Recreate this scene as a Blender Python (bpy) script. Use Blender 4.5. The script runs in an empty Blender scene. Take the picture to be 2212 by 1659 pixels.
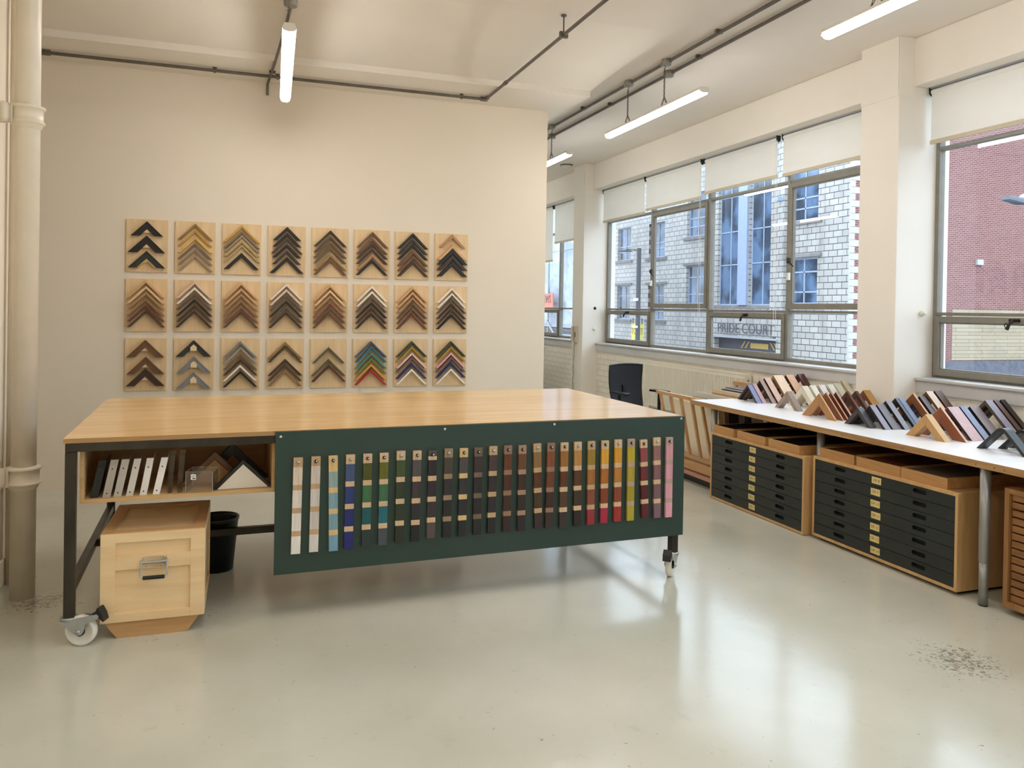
import bpy, bmesh, math, random
from mathutils import Vector, Matrix

# ---------------------------------------------------------------- camera, sky, exposure
S = bpy.context.scene
COL = S.collection
W, H = 2212, 1659
EYE = Vector((0.0, 0.0, 1.55))
YAW, PITCH, ROLL, FOC = 0.33302304, 0.0078049, 0.01636101, 1710.83

def setup_camera():
    cy, sy, cp, sp, cr, sr = math.cos(YAW), math.sin(YAW), math.cos(PITCH), math.sin(PITCH), math.cos(ROLL), math.sin(ROLL)
    fwd = Vector((sy * cp, cy * cp, -sp))
    right = Vector((cy, -sy, 0))
    up = right.cross(fwd)
    r2 = right * cr + up * sr
    u2 = -right * sr + up * cr
    cam = bpy.data.cameras.new('camera')
    ob = bpy.data.objects.new('camera', cam)
    COL.objects.link(ob)
    m = Matrix((r2, u2, -fwd)).transposed().to_4x4()
    m.translation = EYE
    ob.matrix_world = m
    cam.sensor_width = 36.0
    cam.sensor_fit = 'HORIZONTAL'
    cam.lens = FOC / W * 36.0
    cam.shift_y = -(829.5 - 679.26) / W
    cam.clip_end = 300
    S.camera = ob

setup_camera()
S.view_settings.view_transform = 'Standard'
S.view_settings.look = 'None'
S.view_settings.gamma = 1.0
S.view_settings.use_curve_mapping = False
S.view_settings.exposure = 0.0

world = bpy.data.worlds.new('overcast_sky')
S.world = world
world.use_nodes = True
nt = world.node_tree
nt.nodes.clear()
wo = nt.nodes.new('ShaderNodeOutputWorld')
wb = nt.nodes.new('ShaderNodeBackground')
tc = nt.nodes.new('ShaderNodeTexCoord')
sx = nt.nodes.new('ShaderNodeSeparateXYZ')
rp = nt.nodes.new('ShaderNodeValToRGB')
rp.color_ramp.elements[0].position = 0.0
rp.color_ramp.elements[0].color = (0.50, 0.58, 0.70, 1)
rp.color_ramp.elements[1].position = 0.6
rp.color_ramp.elements[1].color = (0.72, 0.85, 1.0, 1)
nt.links.new(tc.outputs['Generated'], sx.inputs[0])
nt.links.new(sx.outputs['Z'], rp.inputs[0])
nt.links.new(rp.outputs[0], wb.inputs['Color'])
wb.inputs['Strength'].default_value = 4.9
S.cycles.diffuse_bounces = 8
S.cycles.max_bounces = 14
S.cycles.transparent_max_bounces = 16
nt.links.new(wb.outputs[0], wo.inputs['Surface'])

LAMP_STRENGTH = 46.0
LAMP_COLOR = (1.0, 0.965, 0.93)

# ---------------------------------------------------------------- helpers
def lin(c):
    def f(v):
        v = v / 255.0
        return v / 12.92 if v <= 0.04045 else ((v + 0.055) / 1.055) ** 2.4
    return tuple(f(v) for v in c)

_M = {}

def _base(name):
    m = bpy.data.materials.new(name)
    m.use_nodes = True
    n = m.node_tree.nodes
    return m, n, m.node_tree.links, n['Principled BSDF']

def pm(name, rgb, rough=0.6, metal=0.0, var=0.06, scale=6.0, stretch=(1, 1, 1), bump=0.0, bscale=None, spec=0.5, coat=0.0, detail=4.0):
    """procedural material: a base colour broken up by noise; rgb is 0-255 sRGB"""
    key = name
    if key in _M:
        return _M[key]
    m, n, L, b = _base(name)
    c = lin(rgb)
    t = n.new('ShaderNodeTexCoord'); mp = n.new('ShaderNodeMapping')
    mp.inputs['Scale'].default_value = stretch
    L.new(t.outputs['Object'], mp.inputs['Vector'])
    no = n.new('ShaderNodeTexNoise'); no.inputs['Scale'].default_value = scale; no.inputs['Detail'].default_value = detail
    L.new(mp.outputs[0], no.inputs['Vector'])
    r = n.new('ShaderNodeValToRGB')
    r.color_ramp.elements[0].position = 0.3
    r.color_ramp.elements[1].position = 0.7
    r.color_ramp.elements[0].color = tuple(max(0, v * (1 - var)) for v in c) + (1,)
    r.color_ramp.elements[1].color = tuple(min(1, v * (1 + var)) for v in c) + (1,)
    L.new(no.outputs['Fac'], r.inputs[0])
    L.new(r.outputs[0], b.inputs['Base Color'])
    b.inputs['Roughness'].default_value = rough
    b.inputs['Metallic'].default_value = metal
    b.inputs['Specular IOR Level'].default_value = spec
    b.inputs['Coat Weight'].default_value = coat
    b.inputs['Coat Roughness'].default_value = 0.12
    if bump:
        nb = n.new('ShaderNodeTexNoise'); nb.inputs['Scale'].default_value = bscale or scale * 4; nb.inputs['Detail'].default_value = 5
        L.new(mp.outputs[0], nb.inputs['Vector'])
        bp = n.new('ShaderNodeBump'); bp.inputs['Strength'].default_value = bump; bp.inputs['Distance'].default_value = 0.01
        L.new(nb.outputs['Fac'], bp.inputs['Height'])
        L.new(bp.outputs[0], b.inputs['Normal'])
    _M[key] = m
    return m

def wood(name, rgb, rgb2=None, grain='Z', rough=0.5, scale=1.0, contrast=1.0, coat=0.0, axis_long=0.09):
    """wood with long grain along one axis"""
    if name in _M:
        return _M[name]
    m, n, L, b = _base(name)
    c = lin(rgb)
    c2 = lin(rgb2) if rgb2 else tuple(v * (1 - 0.22 * contrast) for v in c)
    t = n.new('ShaderNodeTexCoord'); mp = n.new('ShaderNodeMapping')
    st = {'X': (axis_long, 1, 1), 'Y': (1, axis_long, 1), 'Z': (1, 1, axis_long)}[grain]
    mp.inputs['Scale'].default_value = tuple(v * scale for v in st)
    L.new(t.outputs['Object'], mp.inputs['Vector'])
    n1 = n.new('ShaderNodeTexNoise'); n1.inputs['Scale'].default_value = 28; n1.inputs['Detail'].default_value = 6; n1.inputs['Distortion'].default_value = 1.2
    n2 = n.new('ShaderNodeTexNoise'); n2.inputs['Scale'].default_value = 5; n2.inputs['Detail'].default_value = 3; n2.inputs['Distortion'].default_value = 2.5
    L.new(mp.outputs[0], n1.inputs['Vector']); L.new(mp.outputs[0], n2.inputs['Vector'])
    ad = n.new('ShaderNodeMath'); ad.operation = 'ADD'
    h1 = n.new('ShaderNodeMath'); h1.operation = 'MULTIPLY'; h1.inputs[1].default_value = 0.5
    h2 = n.new('ShaderNodeMath'); h2.operation = 'MULTIPLY'; h2.inputs[1].default_value = 0.5
    L.new(n1.outputs['Fac'], h1.inputs[0]); L.new(n2.outputs['Fac'], h2.inputs[0])
    L.new(h1.outputs[0], ad.inputs[0]); L.new(h2.outputs[0], ad.inputs[1])
    r = n.new('ShaderNodeValToRGB')
    r.color_ramp.elements[0].position = 0.36; r.color_ramp.elements[1].position = 0.62
    r.color_ramp.elements[0].color = c2 + (1,); r.color_ramp.elements[1].color = c + (1,)
    L.new(ad.outputs[0], r.inputs[0]); L.new(r.outputs[0], b.inputs['Base Color'])
    b.inputs['Roughness'].default_value = rough
    b.inputs['Coat Weight'].default_value = coat
    b.inputs['Coat Roughness'].default_value = 0.1
    bp = n.new('ShaderNodeBump'); bp.inputs['Strength'].default_value = 0.08; bp.inputs['Distance'].default_value = 0.003
    L.new(n1.outputs['Fac'], bp.inputs['Height']); L.new(bp.outputs[0], b.inputs['Normal'])
    _M[name] = m
    return m

def brick_mat(name, c1, c2, mortar, bw, bh, plane, msize=0.008, rough=0.7, bump=0.3, off=0.5, stain=0.0, stain_rgb=(120, 118, 112)):
    m, n, L, b = _base(name)
    g = n.new('ShaderNodeNewGeometry'); s = n.new('ShaderNodeSeparateXYZ'); cb = n.new('ShaderNodeCombineXYZ')
    L.new(g.outputs['Position'], s.inputs[0])
    L.new(s.outputs['Y' if plane == 'YZ' else 'X'], cb.inputs['X']); L.new(s.outputs['Z'], cb.inputs['Y'])
    br = n.new('ShaderNodeTexBrick')
    br.offset = off
    br.inputs['Scale'].default_value = 1.0
    br.inputs['Brick Width'].default_value = bw; br.inputs['Row Height'].default_value = bh
    br.inputs['Mortar Size'].default_value = msize; br.inputs['Mortar Smooth'].default_value = 0.1
    br.inputs['Color1'].default_value = lin(c1) + (1,); br.inputs['Color2'].default_value = lin(c2) + (1,); br.inputs['Mortar'].default_value = lin(mortar) + (1,)
    L.new(cb.outputs[0], br.inputs['Vector'])
    out = br.outputs['Color']
    if stain:
        mp = n.new('ShaderNodeMapping'); mp.inputs['Scale'].default_value = (1.3, 0.25, 1)
        L.new(cb.outputs[0], mp.inputs['Vector'])
        no = n.new('ShaderNodeTexNoise'); no.inputs['Scale'].default_value = 1.2; no.inputs['Detail'].default_value = 7
        L.new(mp.outputs[0], no.inputs['Vector'])
        r = n.new('ShaderNodeValToRGB'); r.color_ramp.elements[0].position = 0.5; r.color_ramp.elements[1].position = 0.75
        r.color_ramp.elements[0].color = (0, 0, 0, 1); r.color_ramp.elements[1].color = (stain, stain, stain, 1)
        L.new(no.outputs['Fac'], r.inputs[0])
        mx = n.new('ShaderNodeMix'); mx.data_type = 'RGBA'
        L.new(r.outputs[0], mx.inputs[0]); L.new(out, mx.inputs[6]); mx.inputs[7].default_value = lin(stain_rgb) + (1,)
        out = mx.outputs[2]
    L.new(out, b.inputs['Base Color'])
    b.inputs['Roughness'].default_value = rough
    bp = n.new('ShaderNodeBump'); bp.inputs['Strength'].default_value = bump; bp.inputs['Distance'].default_value = 0.01; bp.invert = True
    L.new(br.outputs['Fac'], bp.inputs['Height']); L.new(bp.outputs[0], b.inputs['Normal'])
    _M[name] = m
    return m

def glass_mat(name, tint=(0.97, 0.985, 0.98), refl=1.0, rough=0.0):
    if name in _M:
        return _M[name]
    m = bpy.data.materials.new(name); m.use_nodes = True
    n = m.node_tree.nodes; L = m.node_tree.links
    n.clear()
    o = n.new('ShaderNodeOutputMaterial'); mx = n.new('ShaderNodeMixShader')
    t = n.new('ShaderNodeBsdfTransparent'); t.inputs[0].default_value = tint + (1,)
    g = n.new('ShaderNodeBsdfGlossy'); g.inputs['Roughness'].default_value = rough
    lw = n.new('ShaderNodeLayerWeight'); lw.inputs['Blend'].default_value = 0.5
    pw = n.new('ShaderNodeMath'); pw.operation = 'POWER'; pw.inputs[1].default_value = 5.0
    fr = n.new('ShaderNodeMath'); fr.operation = 'MULTIPLY_ADD'; fr.inputs[1].default_value = 0.96; fr.inputs[2].default_value = 0.04
    L.new(lw.outputs['Facing'], pw.inputs[0]); L.new(pw.outputs[0], fr.inputs[0])
    no = n.new('ShaderNodeTexNoise'); no.inputs['Scale'].default_value = 3.0
    bp = n.new('ShaderNodeBump'); bp.inputs['Strength'].default_value = 0.02; bp.inputs['Distance'].default_value = 0.002
    L.new(no.outputs['Fac'], bp.inputs['Height']); L.new(bp.outputs[0], g.inputs['Normal'])
    ml = n.new('ShaderNodeMath'); ml.operation = 'MULTIPLY'; ml.inputs[1].default_value = refl
    L.new(fr.outputs[0], ml.inputs[0]); L.new(ml.outputs[0], mx.inputs[0])
    L.new(t.outputs[0], mx.inputs[1]); L.new(g.outputs[0], mx.inputs[2]); L.new(mx.outputs[0], o.inputs[0])
    _M[name] = m
    return m

class MB:
    """collects shapes into one mesh; optional material index per shape"""
    def __init__(s):
        s.v = []; s.f = []; s.mi = []; s.sm = []
    def add(s, vs, fs, mi=0, smooth=False):
        k = len(s.v)
        s.v += [Vector(v) for v in vs]
        for f in fs:
            s.f.append([i + k for i in f]); s.mi.append(mi); s.sm.append(smooth)
        return s
    def box(s, x0, x1, y0, y1, z0, z1, mi=0):
        return s.add([(x0, y0, z0), (x1, y0, z0), (x1, y1, z0), (x0, y1, z0), (x0, y0, z1), (x1, y0, z1), (x1, y1, z1), (x0, y1, z1)],
                     [(0, 3, 2, 1), (4, 5, 6, 7), (0, 1, 5, 4), (1, 2, 6, 5), (2, 3, 7, 6), (3, 0, 4, 7)], mi)
    def bar(s, p, q, w, h, up=(0, 0, 1), mi=0):
        p, q = Vector(p), Vector(q); d = (q - p).normalized(); up = Vector(up)
        a = d.cross(up).normalized() * w / 2; b = a.cross(d).normalized() * h / 2
        vs = [p - a - b, p + a - b, p + a + b, p - a + b, q - a - b, q + a - b, q + a + b, q - a + b]
        return s.add(vs, [(0, 1, 2, 3), (7, 6, 5, 4), (0, 4, 5, 1), (1, 5, 6, 2), (2, 6, 7, 3), (3, 7, 4, 0)], mi)
    def tube(s, pts, r, seg=12, mi=0, cap=True):
        pts = [Vector(p) for p in pts]; rs = r if isinstance(r, (list, tuple)) else [r] * len(pts)
        rings = []; ref = None
        for i, p in enumerate(pts):
            d = (pts[min(i + 1, len(pts) - 1)] - pts[max(i - 1, 0)]).normalized()
            if ref is None:
                ref = Vector((0, 0, 1)) if abs(d.z) < 0.9 else Vector((1, 0, 0))
            a = d.cross(ref).normalized(); b = a.cross(d).normalized(); ref = b
            rings.append([p + (a * math.cos(t) + b * math.sin(t)) * rs[i] for t in [2 * math.pi * k / seg for k in range(seg)]])
        vs = [v for g in rings for v in g]; fs = []
        for i in range(len(pts) - 1):
            for k in range(seg):
                fs.append((i * seg + k, i * seg + (k + 1) % seg, (i + 1) * seg + (k + 1) % seg, (i + 1) * seg + k))
        s.add(vs, fs, mi, True)
        if cap:
            s.add(rings[0], [tuple(range(seg))], mi); s.add(rings[-1], [tuple(range(seg))], mi)
        return s
    def lathe(s, c, prof, seg=24, mi=0, axis='Z', smooth=True):
        c = Vector(c); vs = []; fs = []
        for (r, h) in prof:
            for k in range(seg):
                t = 2 * math.pi * k / seg; a, b = r * math.cos(t), r * math.sin(t)
                vs.append(c + Vector({'Z': (a, b, h), 'Y': (a, h, b), 'X': (h, a, b)}[axis]))
        n = len(prof)
        for i in range(n - 1):
            for k in range(seg):
                fs.append((i * seg + k, i * seg + (k + 1) % seg, (i + 1) * seg + (k + 1) % seg, (i + 1) * seg + k))
        return s.add(vs, fs, mi, smooth)
    def prism(s, poly, d, mi=0):
        """poly: list of 3-D points, extruded by vector d"""
        poly = [Vector(p) for p in poly]; d = Vector(d); n = len(poly)
        vs = poly + [p + d for p in poly]
        fs = [tuple(range(n)), tuple(range(2 * n - 1, n - 1, -1))] + [(i, i + n, (i + 1) % n + n, (i + 1) % n) for i in range(n)]
        return s.add(vs, fs, mi)
    def build(s, name, mats, parent=None, bevel=0.0, smooth=None, origin=True, at=None):
        if not isinstance(mats, (list, tuple)):
            mats = [mats]
        off = Vector((0, 0, 0))
        if parent is None and origin:
            xs = [v.x for v in s.v]; ys = [v.y for v in s.v]; zs = [v.z for v in s.v]
            off = Vector(((min(xs) + max(xs)) / 2, (min(ys) + max(ys)) / 2, min(zs)))
        elif parent is not None and at != 'local':
            off = Vector(parent['_o'])
        me = bpy.data.meshes.new(name)
        me.from_pydata([tuple(v - off) for v in s.v], [], s.f)
        for m in mats:
            me.materials.append(m)
        for p, mi, sm in zip(me.polygons, s.mi, s.sm):
            p.material_index = mi; p.use_smooth = sm if smooth is None else smooth
        bm = bmesh.new(); bm.from_mesh(me)
        bmesh.ops.recalc_face_normals(bm, faces=bm.faces)
        if bevel:
            es = [e for e in bm.edges if len(e.link_faces) == 2 and e.calc_face_angle(0) > 0.6]
            bmesh.ops.bevel(bm, geom=es, offset=bevel, segments=2, affect='EDGES', profile=0.6, clamp_overlap=True)
        bm.to_mesh(me); bm.free()
        o = bpy.data.objects.new(name, me)
        COL.objects.link(o)
        if parent is not None:
            o.parent = parent
            if parent.get('_sub') is None and at != 'local':
                pass
            o['_o'] = parent['_o']
        else:
            o.location = off
            o['_o'] = tuple(off)
        return o

def tag(o, label, cat, group=None, kind=None):
    o['label'] = label; o['category'] = cat
    if group: o['group'] = group
    if kind: o['kind'] = kind
    return o

def thing(name, loc, label, cat, group=None, rotz=0.0):
    o = bpy.data.objects.new(name, None); COL.objects.link(o)
    o.empty_display_size = 0.05
    o.location = loc; o.rotation_euler = (0, 0, rotz); o['_o'] = tuple(loc)
    return tag(o, label, cat, group)

def struct(o):
    o['kind'] = 'structure'
    return o

def sempty(name, loc):
    o = bpy.data.objects.new(name, None); COL.objects.link(o); o.location = loc; o['_o'] = tuple(loc); o['kind'] = 'structure'
    return o

def text_mesh(txt, size, extr=0.0):
    cu = bpy.data.curves.new('text', 'FONT'); cu.body = txt; cu.size = size; cu.extrude = extr
    cu.align_x = 'CENTER'; cu.align_y = 'CENTER'
    ob = bpy.data.objects.new('text', cu); COL.objects.link(ob)
    dg = bpy.context.evaluated_depsgraph_get(); dg.update()
    me = bpy.data.meshes.new_from_object(ob.evaluated_get(dg))
    vs = [v.co.copy() for v in me.vertices]; fs = [tuple(p.vertices) for p in me.polygons]
    bpy.data.objects.remove(ob); bpy.data.meshes.remove(me); bpy.data.curves.remove(cu)
    return vs, fs

def add_text(mb, txt, size, place, sx=1.0, extr=0.0, mi=0):
    """place(a, b, c) maps the text plane (right, up, out) to the world"""
    vs, fs = text_mesh(txt, size, extr)
    mb.add([place(v.x * sx, v.y, v.z) for v in vs], fs, mi)

ORD = ['first', 'second', 'third', 'fourth', 'fifth', 'sixth', 'seventh', 'eighth', 'ninth', 'tenth', 'eleventh', 'twelfth', 'thirteenth', 'fourteenth', 'fifteenth', 'sixteenth', 'seventeenth', 'eighteenth', 'nineteenth', 'twentieth', 'twenty-first', 'twenty-second', 'twenty-third', 'twenty-fourth', 'twenty-fifth', 'twenty-sixth']
rnd = random.Random(7)

# ---------------------------------------------------------------- materials of the place
wall_paint = pm('wall_paint', (230, 219, 200), 0.75, var=0.015, scale=1.2, bump=0.05, bscale=30)
white_paint = pm('white_paint', (232, 226, 216), 0.7, var=0.02, scale=2, bump=0.06, bscale=18)
ceil_paint = pm('ceiling_paint', (228, 220, 210), 0.8, var=0.03, scale=1.0, bump=0.12, bscale=6)
steel_grey = pm('grey_window_steel', (128, 124, 114), 0.5, var=0.08, scale=12)
sill_paint = pm('grey_sill_paint', (196, 196, 196), 0.35, var=0.04)
blind_cloth = None

def make_floor():
    m, n, L, b = _base('painted_concrete')
    g = n.new('ShaderNodeNewGeometry')
    n1 = n.new('ShaderNodeTexNoise'); n1.inputs['Scale'].default_value = 1.1; n1.inputs['Detail'].default_value = 8
    n2 = n.new('ShaderNodeTexNoise'); n2.inputs['Scale'].default_value = 9; n2.inputs['Detail'].default_value = 10; n2.inputs['Roughness'].default_value = 0.7
    L.new(g.outputs['Position'], n1.inputs['Vector']); L.new(g.outputs['Position'], n2.inputs['Vector'])
    r = n.new('ShaderNodeValToRGB')
    e = r.color_ramp.elements
    e[0].position = 0.32; e[0].color = lin((188, 188, 172)) + (1,)
    e[1].position = 0.68; e[1].color = lin((206, 206, 193)) + (1,)
    L.new(n1.outputs['Fac'], r.inputs[0])
    r2 = n.new('ShaderNodeValToRGB'); e = r2.color_ramp.elements
    e[0].position = 0.25; e[0].color = (0.8, 0.79, 0.76, 1); e[1].position = 0.40; e[1].color = (1, 1, 1, 1)
    L.new(n2.outputs['Fac'], r2.inputs[0])
    mx = n.new('ShaderNodeMix'); mx.data_type = 'RGBA'; mx.blend_type = 'MULTIPLY'; mx.inputs[0].default_value = 0.75
    L.new(r.outputs[0], mx.inputs[6]); L.new(r2.outputs[0], mx.inputs[7])
    # fine scratches
    mp = n.new('ShaderNodeMapping'); mp.inputs['Scale'].default_value = (4, 90, 1); mp.inputs['Rotation'].default_value = (0, 0, 0.5)
    L.new(g.outputs['Position'], mp.inputs['Vector'])
    n3 = n.new('ShaderNodeTexNoise'); n3.inputs['Scale'].default_value = 1.0; n3.inputs['Detail'].default_value = 6
    L.new(mp.outputs[0], n3.inputs['Vector'])
    r3 = n.new('ShaderNodeValToRGB'); e = r3.color_ramp.elements
    e[0].position = 0.69; e[0].color = (0, 0, 0, 1); e[1].position = 0.76; e[1].color = (1, 1, 1, 1)
    L.new(n3.outputs['Fac'], r3.inputs[0])
    mx2 = n.new('ShaderNodeMix'); mx2.data_type = 'RGBA'; mx2.blend_type = 'MIX'
    ml = n.new('ShaderNodeMath'); ml.operation = 'MULTIPLY'; ml.inputs[1].default_value = 0.35
    L.new(r3.outputs[0], ml.inputs[0]); L.new(ml.outputs[0], mx2.inputs[0])
    L.new(mx.outputs[2], mx2.inputs[6]); mx2.inputs[7].default_value = lin((168, 164, 148)) + (1,)
    # dark specks
    vo = n.new('ShaderNodeTexNoise'); vo.inputs['Scale'].default_value = 16; vo.inputs['Detail'].default_value = 3
    L.new(g.outputs['Position'], vo.inputs['Vector'])
    r4 = n.new('ShaderNodeValToRGB'); e = r4.color_ramp.elements
    e[0].position = 0.765; e[0].color = (0, 0, 0, 1); e[1].position = 0.80; e[1].color = (1, 1, 1, 1)
    L.new(vo.outputs['Fac'], r4.inputs[0])
    mx3 = n.new('ShaderNodeMix'); mx3.data_type = 'RGBA'
    L.new(r4.outputs[0], mx3.inputs[0]); L.new(mx2.outputs[2], mx3.inputs[6]); mx3.inputs[7].default_value = lin((82, 70, 52)) + (1,)
    last = mx3.outputs[2]
    for (px_, py_, rad, amt, rgb_) in ((-0.93, 4.62, 0.26, 0.6, (96, 76, 52)), (3.09, 2.68, 0.30, 0.6, (90, 78, 60)), (-0.4, 4.3, 0.5, 0.35, (120, 104, 78))):
        ds = n.new('ShaderNodeVectorMath'); ds.operation = 'DISTANCE'; ds.inputs[1].default_value = (px_, py_, 0); L.new(g.outputs['Position'], ds.inputs[0])
        mr = n.new('ShaderNodeMapRange'); mr.inputs['From Min'].default_value = 0.05; mr.inputs['From Max'].default_value = rad; mr.inputs['To Min'].default_value = 1.0; mr.inputs['To Max'].default_value = 0.0
        L.new(ds.outputs['Value'], mr.inputs[0])
        nn = n.new('ShaderNodeTexNoise'); nn.inputs['Scale'].default_value = 38; nn.inputs['Detail'].default_value = 6; nn.inputs['Distortion'].default_value = 1.5; L.new(g.outputs['Position'], nn.inputs['Vector'])
        ad = n.new('ShaderNodeMath'); ad.operation = 'MULTIPLY_ADD'; ad.inputs[1].default_value = 0.26; L.new(mr.outputs[0], ad.inputs[0]); L.new(nn.outputs['Fac'], ad.inputs[2])
        rr_ = n.new('ShaderNodeValToRGB'); rr_.color_ramp.elements[0].position = 0.70; rr_.color_ramp.elements[0].color = (0, 0, 0, 1); rr_.color_ramp.elements[1].position = 0.80; rr_.color_ramp.elements[1].color = (amt, amt, amt, 1)
        L.new(ad.outputs[0], rr_.inputs[0])
        mm = n.new('ShaderNodeMix'); mm.data_type = 'RGBA'; L.new(rr_.outputs[0], mm.inputs[0]); L.new(last, mm.inputs[6]); mm.inputs[7].default_value = lin(rgb_) + (1,)
        last = mm.outputs[2]
    L.new(last, b.inputs['Base Color'])
    rr = n.new('ShaderNodeMapRange'); rr.inputs['From Min'].default_value = 0.3; rr.inputs['From Max'].default_value = 0.7
    rr.inputs['To Min'].default_value = 0.13; rr.inputs['To Max'].default_value = 0.18
    L.new(n2.outputs['Fac'], rr.inputs[0]); L.new(rr.outputs[0], b.inputs['Roughness'])
    b.inputs['Specular IOR Level'].default_value = 0.6
    bp = n.new('ShaderNodeBump'); bp.inputs['Strength'].default_value = 0.10; bp.inputs['Distance'].default_value = 0.01
    n5 = n.new('ShaderNodeTexNoise'); n5.inputs['Scale'].default_value = 3.5; n5.inputs['Detail'].default_value = 3
    L.new(g.outputs['Position'], n5.inputs['Vector'])
    L.new(n5.outputs['Fac'], bp.inputs['Height']); L.new(bp.outputs[0], b.inputs['Normal'])
    return m

# ---------------------------------------------------------------- room shell
CZ = 3.61
struct(MB().box(-4.2, 5.2, -4.0, 17.0, -0.1, 0.0).build('floor', make_floor()))
struct(MB().box(-4.2, 5.25, -4.0, 17.0, CZ, CZ + 0.15).build('ceiling', ceil_paint))
cove = [(5.2, CZ), (5.6, 3.603), (6.0, 3.588), (6.4, 3.566), (6.64, 3.548), (6.64, 3.495), (17.0, 3.495), (17.0, CZ)]
struct(MB().prism([(-4.2, y, z) for y, z in cove], (7.22, 0, 0)).build('ceiling_drop', pm('drop_paint', (230, 223, 212), 0.8, var=0.02, scale=2)))
struct(MB().box(-4.2, 2.862, 7.292, 7.41, 0.0, 3.495).build('wall_back', wall_paint))
struct(MB().box(-1.95, -1.2, -4.0, 5.25, 0.0, CZ).build('wall_left', wall_paint))
struct(MB().box(-4.3, -4.2, 5.25, 17.0, 0.0, CZ).build('wall_far_left', wall_paint))
struct(MB().box(-4.2, -1.95, 5.15, 5.25, 0.0, CZ).build('wall_return', wall_paint))
struct(MB().box(-4.2, 5.2, 17.0, 17.1, 0.0, CZ).build('wall_far', wall_paint))
struct(MB().box(-1.2, 5.2, -4.1, -4.0, 0.0, CZ).build('wall_rear', wall_paint))
struct(MB().box(-1.2, -1.185, -4.0, 5.26, 0.0, 0.14).build('baseboard_left', wall_paint, bevel=0.004))
cream_brick = pm('cream_painted_brick', (222, 211, 190), 0.55, var=0.03)

def painted_brick():
    m = brick_mat('painted_brick', (240, 234, 222), (234, 228, 216), (222, 215, 200), 0.225, 0.078, 'YZ', msize=0.008, rough=0.5, bump=0.9)
    return m
pb = painted_brick()
BAYS = [(-4.0, -0.95), (-0.6, 4.62), (5.0, 10.25), (10.62, 17.0)]
mb = MB()
for a, b_ in BAYS:
    mb.box(4.83, 5.1, a, b_, 0.0, 1.06)
struct(mb.build('wall_right', pb))
mb = MB()
for a, b_ in BAYS:
    mb.box(4.73, 5.1, a, b_, 3.25, CZ)
struct(mb.build('wall_right_beam', white_paint, bevel=0.012))
for (a, b_) in [(-0.95, -0.6), (4.62, 5.0), (10.25, 10.62)]:
    struct(MB().box(4.60, 5.10, a, b_, 0.0, CZ).build('pillar', white_paint, bevel=0.008))
# stepped head of each pillar, worn paint line
for (a, b_) in [(4.62, 5.0), (10.25, 10.62)]:
    struct(MB().box(4.594, 4.60, a + 0.004, b_ - 0.004, 3.17, CZ - 0.001).box(4.60, 4.735, a - 0.006, a, 3.17, CZ - 0.001).build('trim_1', white_paint))
struct(MB().box(4.70, 4.73, 5.0, 5.045, 3.28, 3.52).build('trim_2', pm('yellowed_trunking', (205, 190, 150), 0.5)))
for i, (a, b_) in enumerate(BAYS):
    struct(MB().box(4.795, 5.0, a, b_, 1.058, 1.083).box(4.812, 4.84, a, b_, 0.965, 1.058).build('windowsill', [sill_paint], bevel=0.009))

# ---------------------------------------------------------------- windows
glass = glass_mat('window_glass', refl=1.1)
dark_iron = pm('dark_handle_iron', (48, 42, 36), 0.4, metal=0.7)
brassy = pm('pale_key_brass', (190, 180, 150), 0.35, metal=0.6)

def ring(mb, y0, y1, z0, z1, w, x0, x1):
    mb.box(x0, x1, y0, y0 + w, z0, z1); mb.box(x0, x1, y1 - w, y1, z0, z1)
    mb.box(x0, x1, y0 + w, y1 - w, z0, z0 + w); mb.box(x0, x1, y0 + w, y1 - w, z1 - w, z1)

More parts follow.
